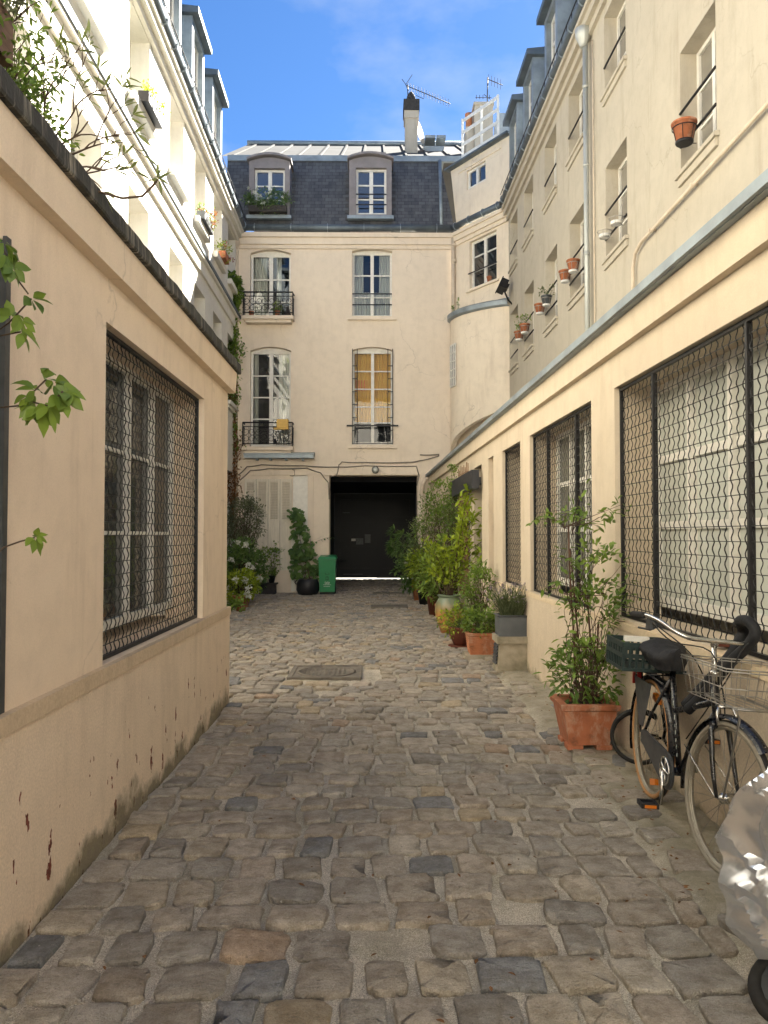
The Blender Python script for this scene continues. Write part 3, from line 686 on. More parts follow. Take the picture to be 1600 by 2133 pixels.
b = MB(); b.poly([RT.p(YT0, -.5, 11.82), RT.p(YT1 + 2, -.5, 11.82), RT.p(YT1 + 2, -7, 12.6), RT.p(YT0, -7, 12.6)]); b.fbox(RT, YT0, YT1 + .2, -.6, -.44, 11.78, 11.86); b.build('roof', M['zinc'], tall_r)
for i, (h, lo) in enumerate([(x, 0) for x in hu] + [(x, 1) for x in hlw] + [(x, 2) for x in hg]):
    rl = [(h[2] + .42, .005, -.004)] if lo == 0 else [(h[2] + .30, .005, -.004), (h[2] + .68, .005, -.004)]
    window(RT, tall_r, *h, -.19, (.36, .70) if lo == 0 else (.34, .68), 2, 'white_wood', 'pane_curtain', .05, .025, .07, sill=dict(d=.055, h=.05, e=.06, low=True), rails=rl, msill=M['wall_right'])
for uc in (7.2, 9.6, 12.1, 14.4, 16.5, 18.2): dormer(RT, tall_r, uc, 1.0, 9.86, 11.72, .0, 0, -1.1, (.4, .7))
b = MB(); b.tube([RT.p(11.8, .09, 9.25), RT.p(11.8, .09, 3.2)], .041, 12)
for z in (8.55, 7.3, 5.9, 4.4): b.tube([RT.p(11.8, .09, z), RT.p(11.8, .09, z + .06)], .047, 12)
b.lathe([(.046, 0), (.065, .05), (.11, .16), (.125, .2), (.125, .29), (.09, .31)], RT.p(11.8, .12, 9.2), 16); b.build('drainpipe', M['pipe_zinc'], tall_r)
b = MB(); b.tube([RT.p(11.62, .03, 9.2), RT.p(11.62, .03, 3.3)], .012, 6); b.build('pipe', M['pipe_cream'], tall_r)
b = MB(); b.tube([RT.p(4, .05, 5.29), RT.p(9.55, .05, 5.25), RT.p(9.78, .05, 5.19), RT.p(9.87, .05, 5.02), RT.p(9.87, .05, 3.3)], .022, 8)
for u in (4.6, 6.3, 8.0, 9.2): b.tube([RT.p(u, .0, 5.265), RT.p(u, .085, 5.265)], .018, 6)
b.build('conduit_pipe', M['pipe_cream'], tall_r)
# ================================================================== back building with the carriage gate
YB = 20.6; FB = Fr((0, YB), (1, 0), (0, -1)); KB = YB / 1600
def fx(px, y=YB): return (px - 785) * y / 1600
def fz(py, y=YB): return 1.55 + (1115 - py) * y / 1600
back = thing('apartment_building', 'pale pink apartment building closing the yard, with carriage gate, arched windows and slate mansard', 'building', (0, 23, 0))
XA, XB = fx(492), 2.12
hUL = (fx(519), fx(604), fz(657), fz(514), .10); hUR = (fx(733), fx(817), fz(656), fz(512), .06)
hLL = (fx(520), fx(605), fz(930), fz(720), .11); hLR = (fx(733), fx(819), fz(926), fz(720), .09)
hG = (fx(686), fx(870), 0.0, fz(990), 0, .55); hS = (fx(509), fx(608), fz(1188), fz(998), 0, .05); hP = (fx(610), fx(641), fz(1100), fz(990), 0, .04)
b = MB(); wall(b, FB, XA - .4, XB + .35, 0, 9.7, [hUL, hUR, hLL, hLR, hG, hS, hP], .22)
b.build('wall', M['wall_back'], back)
b = MB(); b.fbox(FB, XA, XB, .002, .05, 9.30, 9.40); b.fbox(FB, XA, XB, .002, .10, 9.402, 9.58); b.fbox(FB, XA, XB, .002, .16, 9.582, 9.70); b.build('cornice', M['wall_back'], back)
gutter(back, [FB.p(XA, .17, ZG), FB.p(XB - .02, .17, ZG)], .09, gap=.85)
# ground floor dressings
b = MB(); b.fbox(FB, XA, fx(686), .002, .03, fz(990), fz(982)); b.fbox(FB, fx(643), fx(653), .002, .035, 0, fz(990) - .003); b.fbox(FB, fx(686), fx(878), .002, .028, fz(989), fz(968)); b.build('trim', M['wall_back'], back)
b = MB(); b.poly([FB.p(hP[0], -.04, hP[2]), FB.p(hP[1], -.04, hP[2]), FB.p(hP[1], -.04, hP[3]), FB.p(hP[0], -.04, hP[3])]); b.fbox(FB, fx(607.5), fx(641), .002, .02, .05, fz(1102)); b.build('board_panel', M['white_wood'], back)
# closed louvred shutters
sh = MB(); a, c, z0, z1 = hS[:4]; n = 4; w = (c - a) / n
for k in range(n):
    u0 = a + w * k + .006; u1 = a + w * (k + 1) - .006; zl = fz(1084)
    sh.fbox(FB, u0, u0 + .055, -.045, .0, z0, z1); sh.fbox(FB, u1 - .055, u1, -.045, .0, z0, z1)
    for (za, zb) in ((z1 - .07, z1), (zl - .04, zl + .03), (z0, z0 + .10)): sh.fbox(FB, u0 + .055, u1 - .055, -.045, -.002, za, zb)
    sh.fbox(FB, u0 + .055, u1 - .055, -.04, -.016, z0 + .10, zl - .04)
    q = zl + .03
    while q < z1 - .09:
        sh.hexa([FB.p(u0 + .055, -.008, q), FB.p(u1 - .055, -.008, q), FB.p(u1 - .055, -.042, q + .03), FB.p(u0 + .055, -.042, q + .03), FB.p(u0 + .055, -.006, q + .007), FB.p(u1 - .055, -.006, q + .007), FB.p(u1 - .055, -.04, q + .037), FB.p(u0 + .055, -.04, q + .037)]); q += .043
    sh.poly([FB.p(u0, -.049, zl), FB.p(u1, -.049, zl), FB.p(u1, -.049, z1), FB.p(u0, -.049, z1)])
sh.build('shutters', M['cream_wood'], back)
b = MB(); b.fbox(FB, fx(512), fx(655), .0, .34, fz(956), fz(949)); b.prism([FB.p(fx(511), 0, fz(949) + .002), FB.p(fx(511), .36, fz(949) + .002), FB.p(fx(511), .36, fz(947)), FB.p(fx(511), 0, fz(942))], (fx(656) - fx(511), 0, 0))
for px in (535, 563, 595, 630): b.fbox(FB, fx(px), fx(px) + .05, .001, .22, fz(960), fz(956) - .002)
b.build('canopy', M['zinc'], back)
# windows
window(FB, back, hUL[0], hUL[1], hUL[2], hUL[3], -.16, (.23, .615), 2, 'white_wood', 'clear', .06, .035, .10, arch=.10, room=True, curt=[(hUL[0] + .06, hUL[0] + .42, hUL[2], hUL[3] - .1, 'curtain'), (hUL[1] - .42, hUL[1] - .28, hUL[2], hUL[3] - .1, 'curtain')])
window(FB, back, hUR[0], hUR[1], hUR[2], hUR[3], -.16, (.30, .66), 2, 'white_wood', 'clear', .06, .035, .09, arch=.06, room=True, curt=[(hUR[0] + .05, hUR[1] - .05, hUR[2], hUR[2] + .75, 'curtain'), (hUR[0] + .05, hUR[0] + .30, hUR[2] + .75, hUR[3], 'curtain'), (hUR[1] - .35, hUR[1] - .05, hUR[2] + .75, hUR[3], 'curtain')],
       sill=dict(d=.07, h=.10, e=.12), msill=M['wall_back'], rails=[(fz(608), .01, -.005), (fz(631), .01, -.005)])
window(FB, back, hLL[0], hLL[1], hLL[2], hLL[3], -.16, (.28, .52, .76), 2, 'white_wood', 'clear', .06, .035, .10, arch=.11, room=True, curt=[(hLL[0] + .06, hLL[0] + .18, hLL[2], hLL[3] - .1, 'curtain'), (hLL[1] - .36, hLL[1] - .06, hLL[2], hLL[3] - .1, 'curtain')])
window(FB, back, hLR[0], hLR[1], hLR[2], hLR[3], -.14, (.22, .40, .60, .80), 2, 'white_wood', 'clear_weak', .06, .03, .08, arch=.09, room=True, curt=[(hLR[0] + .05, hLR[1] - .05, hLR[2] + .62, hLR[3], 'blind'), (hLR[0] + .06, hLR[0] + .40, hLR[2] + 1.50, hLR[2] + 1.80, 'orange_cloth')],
       sill=dict(d=.08, h=.10, e=.10), msill=M['wall_back'])
b = MB()                                                    # iron frame and rail round the yellow window
for u in (hLR[0] + .012, hLR[0] + .14, hLR[1] - .14, hLR[1] - .012): b.fbox(FB, u - .01, u + .01, .02, .045, hLR[2] + .01, hLR[3] - .06)
for z in [hLR[2] + .02 + .35 * k for k in range(7)]:
    for u in (hLR[0] + .022, hLR[1] - .13): b.fbox(FB, u, u + .108, .022, .04, z, z + .02)
b.fbox(FB, hLR[0] + .15, hLR[1] - .15, .022, .04, hLR[2] + .02, hLR[2] + .04)
b.fbox(FB, hLR[0] - .14, hLR[1] + .14, .05, .08, fz(888), fz(885))
b.build('window_bars', M['iron'], back)
def balcony(h, py0, py1, px0, px1):
    z0, z1 = fz(py1), fz(py0); u0, u1 = fx(px0), fx(px1); D = .30
    b = MB(); b.fbox(FB, u0 - .02, u1 + .02, .002, D + .03, z0 - .14, z0 - .05); b.fbox(FB, u0 + .05, u1 - .05, .002, D - .05, z0 - .22, z0 - .142); o = b.build('balcony', M['wall_back'], back)
    r = MB()
    for z, q in ((z1, .02), (z1 - .11, .012), (z0 + .03, .014)): r.tube([FB.p(u0, .0, z), FB.p(u0, D, z), FB.p(u1, D, z), FB.p(u1, .0, z)], q, 6)
    for u in (u0, u1): r.tube([FB.p(u, D, z0 - .04), FB.p(u, D, z1)], .016, 6)
    n = 8; zz0, zz1 = z0 + .03, z1 - .11; hh = zz1 - zz0
    for k in range(n):                                      # scrolled panel
        uc = u0 + (u1 - u0) * (k + .5) / n; s = 1 if k % 2 else -1; rr = hh * .24
        for zc, sg in ((zz0 + hh * .28, 1), (zz0 + hh * .72, -1)):
            r.tube([FB.p(uc + s * rr * (1 - .055 * j) * cos(sg * s * (j * .55)), D, zc + rr * (1 - .055 * j) * sin(sg * (j * .55))) for j in range(15)], .008, 4)
        r.tube([FB.p(u0 + (u1 - u0) * k / n, D, zz0), FB.p(u0 + (u1 - u0) * k / n, D, zz1)], .007, 4)
    for q in range(3):
        for u in (u0, u1): r.tube([FB.p(u, D * (q + .5) / 3, zz0), FB.p(u, D * (q + .5) / 3, zz1)], .008, 4)
    r.build('railing', M['iron'], o)
balcony(hUL, 612, 657, 509, 611); balcony(hLL, 883, 929, 509, 611)
# mansard
zt = 12.03; dt = -.62
b = MB(); b.poly([FB.p(XA - .4, .06, 9.86), FB.p(XB - .02, .06, 9.86), FB.p(XB - .35, dt, zt), FB.p(XA - .4, dt, zt)]); b.build('mansard', M['slate_x'], back)
b = MB(); b.fbox(FB, XA - .4, XB + .6, dt - .05, dt + .05, zt - .02, zt + .14); b.tube([FB.p(fx(921), .03, 9.9), FB.p(fx(918, 21.2), dt + .05, zt)], .05, 8); b.build('flashing', M['zinc'], back)
ridge = (-5.0, fz(291, YB + 5.0)); rp0 = (dt - .03, zt + .142)
b = MB(); b.poly([FB.p(XA - .6, *rp0), FB.p(XB + 1.5, *rp0), FB.p(XB + 1.5, *ridge), FB.p(XA - .6, *ridge)]); b.poly([FB.p(XA - .6, *ridge), FB.p(XB + 1.5, *ridge), FB.p(XB + 1.5, -9.5, 9.8), FB.p(XA - .6, -9.5, 9.8)])
b.poly([FB.p(XA - .6, -9.5, 3.1), FB.p(XB + 1.5, -9.5, 3.1), FB.p(XB + 1.5, -9.5, 9.8), FB.p(XA - .6, -9.5, 9.8)])
rf = b.build('roof', M['zinc_pale'], back)
b = MB(); sl = (ridge[1] - rp0[1]) / (ridge[0] - rp0[0])
for k in range(14):
    u = XA - .3 + k * .61; b.prism([FB.p(u, rp0[0], rp0[1] + .003), FB.p(u, rp0[0], rp0[1] + .045), FB.p(u, ridge[0], ridge[1] + .045), FB.p(u, ridge[0], ridge[1] + .003)], (.06, 0, 0))
b.build('standing_seam', M['zinc_pale'], rf)
b = MB(); b.tube([FB.p(XA - .6, ridge[0], ridge[1] + .06), FB.p(XB + 1.5, ridge[0], ridge[1] + .06)], .09, 8); b.build('ridge_cap', M['zinc'], rf)
b = MB()                                                    # roof hatch beside the chimney
for px0, px1 in ((884, 905), (907, 926)):
    u0, u1 = fx(px0, 24), fx(px1, 24); b.fbox(FB, u0, u1, -3.9, -2.6, fz(312, 23.8) + .25, fz(312, 23.8) + .34)
b.fbox(FB, fx(882, 23.5), fx(926, 23.5), -3.8, -2.7, fz(330, 23.5), fz(312, 23.5) + .2)
b.build('skylight', M['zinc'], rf)
def arched_dormer(pu0, pu1, pz0, pz1, wu0, wu1, wz0, wz1, teeth=True):
    u0, u1 = fx(pu0), fx(pu1); z0, z1 = fz(pz0), fz(pz1); a, c, y0, y1 = fx(wu0), fx(wu1), fz(wz0), fz(wz1); D = .12; rise = .14; zs = z1 - rise
    b = MB()
    b.fbox(FB, u0 + .05, a, -.9, D, z0, zs); b.fbox(FB, c, u1 - .05, -.9, D, z0, zs); b.fbox(FB, a, c, -.9, D, y1, zs); b.fbox(FB, a, c, -.9, D - .01, z0, y0)
    n = 12; A = [(u0 + (u1 - u0) * k / n, zs + rise * (1 - (2 * k / n - 1) ** 2)) for k in range(n + 1)]
    b.prism([FB.p(u0 + .03, D, zs + .001)] + [FB.p(u0 + .05 + (u1 - u0 - .1) * k / n, D, zs + .002 + (rise - .03) * (1 - (2 * k / n - 1) ** 2)) for k in range(n + 1)] + [FB.p(u1 - .03, D, zs + .001)], (0, 1.0, 0))
    o = b.build('dormer', M['mauve_trim'], back)
    h = MB()
    for k in range(n):
        p0, p1 = A[k], A[k + 1]
        h.hexa([FB.p(p0[0], D + .12, p0[1]), FB.p(p1[0], D + .12, p1[1]), FB.p(p1[0], -1.0, p1[1]), FB.p(p0[0], -1.0, p0[1]), FB.p(p0[0], D + .12, p0[1] + .06), FB.p(p1[0], D + .12, p1[1] + .06), FB.p(p1[0], -1.0, p1[1] + .06), FB.p(p0[0], -1.0, p0[1] + .06)])
    h.build('hood', M['mauve_trim'], o)
    if teeth:
        t = MB(); z = z0 + .02; k = 0
        while z < zs - .1:
            for u, s in ((u0 + .05, -1), (u1 - .05, 1)):
                d = .06 + (z - 9.86) / (zt - 9.86) * (dt - .06)
                t.hexa([FB.p(u, d + .012, z), FB.p(u + s * .11, d + .012, z), FB.p(u + s * .11, d - .04, z), FB.p(u, d - .04, z), FB.p(u, d - .017, z + .1), FB.p(u + s * .11, d - .017, z + .1), FB.p(u + s * .11, d - .08, z + .1), FB.p(u, d - .08, z + .1)])
            z += .21
        t.build('flashing', M['zinc_pale'], o)
    window(FB, back, a, c, y0, y1, .0, (.33, .67), 2, 'white_wood', 'pane_sky', .06, .035, .10, name='dormer_window', rails=[] if pu0 < 600 else [(fz(399), .10, .0), (fz(421), .10, .0)])
    s = MB(); s.fbox(FB, u0, u1, .06, D + .10, z0 - .03, z0 + .06); s.build('sill', M['zinc'], o)
arched_dormer(513, 606, 452, 320, 528, 592, 445, 345); arched_dormer(723, 820, 452, 317, 741, 805, 442, 343)
# chimney
yc = 22.6; cx0, cx1 = fx(845, yc), fx(871, yc)
b = MB(); b.box((cx0, yc, 12.2), (cx1, yc + .5, fz(232, yc))); b.box((cx0 - .03, yc - .03, fz(232, yc)), (cx1 + .04, yc + .53, fz(216, yc)))
ch = b.build('chimney', M['chim'], back)
b = MB(); b.box((cx0 - .05, yc - .05, fz(216, yc) + .001), (cx1 + .06, yc + .55, fz(192, yc))); b.lathe([(.13, 0), (.15, .1), (.12, .22), (.06, .32), (.02, .36)], ((cx0 + cx1) / 2, yc + .2, fz(192, yc)), 14); b.build('chimney_cap', M['soot'], ch)
# carriage passage and its gate
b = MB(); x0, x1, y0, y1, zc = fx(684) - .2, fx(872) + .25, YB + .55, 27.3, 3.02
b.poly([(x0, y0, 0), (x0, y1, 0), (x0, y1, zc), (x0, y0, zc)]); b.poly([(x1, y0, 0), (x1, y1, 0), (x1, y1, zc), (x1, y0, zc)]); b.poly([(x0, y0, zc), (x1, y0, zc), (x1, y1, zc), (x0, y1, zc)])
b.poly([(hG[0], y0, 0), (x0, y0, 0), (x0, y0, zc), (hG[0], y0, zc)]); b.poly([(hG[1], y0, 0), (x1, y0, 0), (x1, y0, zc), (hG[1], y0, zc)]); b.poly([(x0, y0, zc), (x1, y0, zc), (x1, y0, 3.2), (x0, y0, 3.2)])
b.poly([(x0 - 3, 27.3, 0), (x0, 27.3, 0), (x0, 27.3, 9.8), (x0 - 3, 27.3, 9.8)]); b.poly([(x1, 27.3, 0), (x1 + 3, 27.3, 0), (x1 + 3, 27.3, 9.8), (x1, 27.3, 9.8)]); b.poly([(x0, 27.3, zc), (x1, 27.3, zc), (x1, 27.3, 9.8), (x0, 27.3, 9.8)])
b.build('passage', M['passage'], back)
xm = fx(785, 27)
for k, (a, c, zl) in enumerate(((x0 + .004, xm, .062), (xm + .002, x1 - .004, .05))):
    g = MB(); g.box((a, 27.0 + .03 * k, zl), (c + (.06 if k == 0 else 0), 27.028 + .03 * k, 3.017)); m_ = .16
    for (za, zb) in ((.35, 1.15), (1.3, 2.05), (2.2, 2.85)):
        g.box((a + m_, 26.965, za), (c - m_, 27.0 - .002, za + .05)); g.box((a + m_, 26.965, zb - .05), (c - m_, 26.998, zb)); g.box((a + m_, 26.965, za + .05), (a + m_ + .05, 26.998, zb - .05)); g.box((c - m_ - .05, 26.965, za + .05), (c - m_, 26.998, zb - .05))
    gt = g.build('gate_leaf', M['gate'], back)
    if k == 0:
        h = MB(); h.tube([(a + .18, 26.99, .66), (a + .18, 26.92, .66), (a + .36, 26.92, .66)], .018, 6); h.box((a + .30, 26.96, 2.33), (a + .55, 26.985, 2.36)); h.box((a + .32, 26.97, .17), (a + 1.0, 26.985, .20)); h.build('handle', M['iron_grey'], gt)
def sheet(px0, px1, py0, py1, mat, lab, lines=4, yy=26.95):
    b = MB(); u0, u1, z0, z1 = fx(px0, yy), fx(px1, yy), fz(py1, yy), fz(py0, yy); b.box((u0, yy, z0), (u1, yy + .008, z1)); o = b.build('notice', M[mat]); tag(o, lab, 'notice', 'notices fixed to the carriage gate')
    return o
sheet(732, 741, 1122, 1127, 'paper', 'small white label strip on the black carriage gate')
sheet(742, 757, 1121, 1134, 'paper_grey', 'wide grey notice beside the white strip on the black carriage gate')
sheet(760, 772, 1113, 1131, 'paper_grey', 'tall grey notice nearest the middle of the black carriage gate')
b = MB(); b.box((x0 + .02, 22.0, .06), (x0 + .07, 23.4, fz(1110, 22.5))); b.box((x0 + .071, 22.2, 1.42), (x0 + .075, 22.55, 1.58)); tag(b.build('board', M['brown_wood']), 'reddish brown board leaning in the passage behind the green bin', 'board')
b = MB(); b.tube([(x0 + .14, 21.6, .35), (x0 + .14, 21.6, 1.6)], .022, 8); tag(b.build('post', M['white_paint']), 'slim white post inside the dark passage behind the green bin', 'post')
# pipes of the back building
b = MB(); X = fx(945)
b.tube([FB.p(X, .09, 9.66), FB.p(X, .09, 7.4), FB.p(X + .03, .09, 7.25), FB.p(X + .03, .09, 6.6), FB.p(X + .02, .09, 0)], .055, 10)
for z in (9.35, 8.9, 7.35, 7.0, 6.75, 5.6, 4.2): b.tube([FB.p(X + .02, .09, z), FB.p(X + .02, .09, z + .09)], .068, 10)
b.tube([FB.p(X + .06, .13, 7.2), FB.p(X + .16, .16, 6.95), FB.p(X + .15, .16, 6.7), FB.p(X + .03, .12, 6.5)], .035, 8)
b.build('drainpipe', M['pipe_cream'], back)
b = MB(); b.tube([FB.p(fx(489), .12, 9.6), FB.p(fx(492), .12, 9.2), FB.p(fx(493), .12, .3)], .055, 10); b.lathe([(.055, 0), (.11, .12), (.11, .2)], FB.p(fx(490), .13, 9.25), 12); b.build('drainpipe', M['pipe_cream'], back)
b = MB(); q = RL.p(YR - .05, .10, 3.06); b.tube([q, q + Vector((-.1, .02, -.16)), q + Vector((-.13, .05, -.4)), q + Vector((-.05, .06, -.6)), q + Vector((-.05, .06, -2.9))], .06, 10); b.build('drainpipe', M['pipe_cream'], low_r)
# cables
def cable(pts, r=.013, lab='', g='cables strung across the back wall'):
    P = []
    for i in range(len(pts) - 1):
        for k in range(8): P.append(Vector(pts[i]).lerp(Vector(pts[i + 1]), k / 8) + Vector((0, 0, -.012 * sin(pi * k / 8))))
    P.append(Vector(pts[-1])); b = MB(); b.tube(P, r, 5); return tag(b.build('cable', M['cable']), lab, 'cable', g)
def fc(px, py, d=.04): return FB.p(fx(px), d, fz(py))
cable([fc(497, 990), fc(515, 972), fc(545, 968), fc(630, 970), fc(700, 973), fc(760, 970), fc(868, 971), fc(873, 990), fc(868, 1012)], .016, 'longest grey cable running under the zinc canopy and over the whole gate')
cable([fc(501, 1000), fc(522, 980), fc(560, 976), fc(640, 975), fc(668, 985), fc(684, 1005), fc(686, 1040)], .016, 'grey cable dropping from the zinc canopy to the gate jamb by the bin')
cable([fc(688, 993), fc(702, 988), fc(706, 968), fc(712, 962), fc(760, 963), fc(850, 963), fc(872, 960), fc(912, 950), fc(915, 946), fc(875, 947)], .016, 'grey cable looping up from the gate corner and ending at a wall bracket')
cable([fc(608, 976), fc(614, 980), fc(614, 990), fc(604, 991)], .010, 'short thin cable hooked above the white wall panel')
b = MB(); c0 = fc(782, 979, .03); b.tube([c0, c0 + Vector((0, -.06, 0))], .10, 16); o = b.build('lamp', M['iron_grey']); tag(o, 'round grey bulkhead lamp above the carriage gate', 'lamp')
b = MB()
for k in range(6): r0 = .085 * cos(k * .26); r1 = .085 * cos((k + 1) * .26)
b.tube([c0 + Vector((0, -.06, 0)), c0 + Vector((0, -.10, 0)), c0 + Vector((0, -.125, 0))], [.085, .075, .04], 16); b.build('glass', M['lamp_glass'], o, local=False)

# ================================================================== corner turret between the back and right buildings
A0 = Vector((2.10, 20.58)); A1 = Vector((3.30, 18.80)); du = (A1 - A0).normalized(); LD = (A1 - A0).length
DG = Fr(A0, du, (du.y, -du.x))
tur = thing('stair_turret', 'narrow cream corner block with a bulging lower wall and small attic window', 'building', (3, 20, 0))
b = MB(); h1 = (.62, 1.66, 8.02, 9.30); wall(b, DG, -.1, LD, 0, 9.68, [h1], .14); b.build('wall', M['wall_turret'], tur)
b = MB(); b.fbox(DG, .02, LD, .002, .05, 9.36, 9.46); b.fbox(DG, .02, LD, .002, .10, 9.462, 9.6); b.fbox(DG, .02, LD, .002, .15, 9.602, 9.69); b.build('cornice', M['wall_turret'], tur)
gutter(tur, [DG.p(-.02, .15, ZG), DG.p(LD * .5, .15, ZG - .02), DG.p(LD + .02, .15, ZG - .04)], .085, gap=.4)
window(DG, tur, *h1, -.10, (.36, .69), 2, 'white_wood', 'pane_dark', .06, .035, .09, rails=[(8.45, .02, .03)], sill=dict(d=.06, h=.06, e=.1), msill=M['wall_turret'])
za, zb = 9.86, 11.5
b = MB(); h2 = (.52, 1.26, 10.72, 11.24); wall(b, DG, .12, LD, za, zb, [h2], .10)
b.poly([DG.p(.12, 0, zb), DG.p(.12, 0, za), DG.p(.16, 0.004, za), DG.p(-.14, 0.004, zb)]); b.poly([DG.p(LD, 0, za), DG.p(LD, -1.5, za), DG.p(LD, -1.5, zb), DG.p(LD, 0, zb)]); b.poly([DG.p(.1, 0, za), DG.p(.1, -1.5, za), DG.p(-.14, -1.5, zb), DG.p(-.14, 0, zb)])
b.fbox(DG, .2, 1.85, .002, .03, 11.30, 11.34); b.build('attic_wall', M['wall_turret'], tur)
window(DG, tur, *h2, -.06, (), 2, 'white_wood', 'pane_sky', .06, .03, .09)
b = MB(); b.prism([DG.p(-.25, .16, zb + .01), DG.p(-.25, .16, zb + .06), DG.p(-.25, -1.6, zb + .35), DG.p(-.25, -1.6, zb + .01)], (du * (LD + .3)).to_3d()); b.build('roof', M['zinc_dark'], tur)
def bulge(t, out=.46): return out * max(0, sin(pi * min(1, max(0, t)) ** .72)) ** .72
def bz(t): return 3.55 + 1.15 * min(1, t) ** .55
b = MB(); n = 28; hw = (.10, .24, 5.35, 6.55); pr = None
for k in range(n + 1):
    t = k / n; u = -.02 + (LD + .02) * t; d = bulge(t); cur = []
    zl = bz(t)
    for z in (zl, max(zl, 5.35), 6.55, 7.22): cur.append(DG.p(u, d, z))
    cur2 = [DG.p(u, d - .16, zl + .02), DG.p(u, d - .16, zl + .22), DG.p(u, 0.003, zl + .32)]
    if pr:
        for q in range(3):
            b.face([b._v(x) for x in (pr[0][q], cur[q], cur[q + 1], pr[0][q + 1])], False)
        b.poly([pr[0][0], cur[0], cur2[0], pr[1][0]]); b.poly([pr[1][0], cur2[0], cur2[1], pr[1][1]]); b.poly([pr[1][1], cur2[1], cur2[2], pr[1][2]])
    pr = (cur, cur2)
b.build('bulging_wall', M['wall_turret'], tur)
b = MB(); pr = None
for k in range(n + 1):
    t = k / n; u = -.02 + (LD + .02) * t; d = bulge(t)
    cur = [DG.p(u, 0.003, 7.224), DG.p(u, d + .02, 7.224), DG.p(u, d + .10, 7.25), DG.p(u, d + .11, 7.36), DG.p(u, d + .05, 7.40), DG.p(u, 0.003, 7.46)]
    if pr:
        for q in range(5): b.poly([pr[q], cur[q], cur[q + 1], pr[q + 1]])
    pr = cur
b.build('ledge', M['zinc'], tur)
t0, t1 = 4 / 28, 8 / 28; Fw = DG.p(LD * t0, bulge(t0) + .04, 0); Fe = DG.p(LD * t1, bulge(t1) + .04, 0); ww = (Fe - Fw).to_2d()
FW = Fr((Fw.x, Fw.y), ww, (ww.y, -ww.x))
b = MB(); L = ww.length; z0, z1 = fz(805, 20.1), fz(718, 20.1)
for k in range(4): b.fbox(FW, L * k / 3 - .014, L * k / 3 + .014, -.01, .02, z0, z1)
for k in range(6): b.fbox(FW, .015, L - .015, -.01, .014, z0 + (z1 - z0) * k / 5 - .014, z0 + (z1 - z0) * k / 5 + .014)
o = b.build('window', M['white_wood'], tur); b = MB(); b.poly([FW.p(0, 0, z0), FW.p(L, 0, z0), FW.p(L, 0, z1), FW.p(0, 0, z1)]); b.build('pane', M['pane_dark'], o)
# roof guard rail and chimneys above the turret
b = MB(); r0 = DG.p(.22, -.12, 0); r1 = DG.p(1.62, -.12, 0)
for k, dz in enumerate((0, .33, .66, .98)): b.hexa([(p.x, p.y + o, 11.75 + dz + e) for e in (0, .085) for p, o in ((r0, -.02), (r1, -.02), (r1, .02), (r0, .02))])
for p in (r0, r0.lerp(r1, .55), r1): b.box((p.x - .03, p.y + .024, 11.56), (p.x + .03, p.y + .07, 12.85))
b.build('guard_rail', M['white_paint'], tur)
b = MB(); yc = 21.9; b.box((fx(992, yc), yc, 11.5), (fx(1031, yc), yc + .8, fz(203, yc))); b.box((fx(990, yc), yc - .04, fz(203, yc) + .001), (fx(1033, yc), yc + .84, fz(197, yc))); b.box((fx(975, yc), yc + .1, 11.5), (fx(991, yc), yc + .7, fz(245, yc))); ch2 = b.build('chimney', M['chim'], tur)
b = MB(); b.lathe([(.10, 0), (.09, .42), (.115, .44), (.115, .5)], (fx(983, yc), yc + .35, fz(245, yc)), 14); b.build('chimney_pot', M['terracotta_b'], ch2)
b = MB(); q = 19.6; b.hexa([(fx(1040, q), q, 11.6), (fx(1090, q), q - .2, 11.5), (fx(1090, q), q + .9, 11.5), (fx(1040, q), q + .9, 11.6), (fx(1045, q), q + .25, fz(208, q)), (fx(1090, q), q + .1, fz(215, q)), (fx(1090, q), q + .9, fz(215, q)), (fx(1045, q), q + .9, fz(208, q))]); b.build('roof_hip', M['zinc'], tall_r)
# television aerials and dish
def aerial(base, top, boom_pt, n, L, lab, extra=None):
    t = thing('television_aerial', lab, 'aerial', base); b = MB(); b.tube([base, top], .018, 6); b.build('mast', M['iron_grey'], t)
    b = MB(); a, c = Vector(boom_pt[0]), Vector(boom_pt[1]); b.tube([a, c], .014, 5)
    for k in range(n):
        p = a.lerp(c, (k + .3) / n); b.tube([p + Vector((-.02, -L, L * .4)), p + Vector((.02, L, -L * .4))], .008, 4)
    b.build('boom', M['iron_grey'], t)
    for e in extra or []: b = MB(); b.tube(e, .010, 4); b.build('element', M['iron_grey'], t)
    return t
y = 22.8
def fp(px, py, yy): return Vector((fx(px, yy), yy, fz(py, yy)))
aerial(fp(851, 192, y), fp(850, 160, y), (fp(850, 163, y), fp(941, 201, y)), 16, .13, 'long toothed television aerial on the lone chimney of the back building', [[fp(851, 172, y), fp(846, 160, y), fp(860, 138, y)], [fp(849, 163, y), fp(838, 148, y)], [fp(868, 183, y), fp(884, 190, y), fp(885, 178, y)]])
y = 22.2
aerial(fp(1019, 200, y), fp(1020, 143, y), (fp(1020, 147, y), fp(1052, 160, y)), 5, .15, 'tall crossed television aerial on the chimney behind the white roof rail', [[fp(994, 187, y), fp(1028, 187, y)]] + [[fp(x, 190, y), fp(x, 181, y)] for x in (996, 1003, 1010, 1024)] + [[fp(1012, 180, y), fp(1024, 189, y)]])
b = MB(); y = 23.0; c0 = fp(871, 262, y); b.lathe([(.02, 0), (.2, .02), (.36, .06), (.375, .07), (.36, .075), (.2, .035), (.0, .015)], (0, 0, 0), 20); o = b.build('satellite_dish', M['chim']); o.location = c0; o.rotation_euler = (radians(80), 0, radians(65)); tag(o, 'pale round satellite dish on the side of the lone chimney', 'satellite dish')

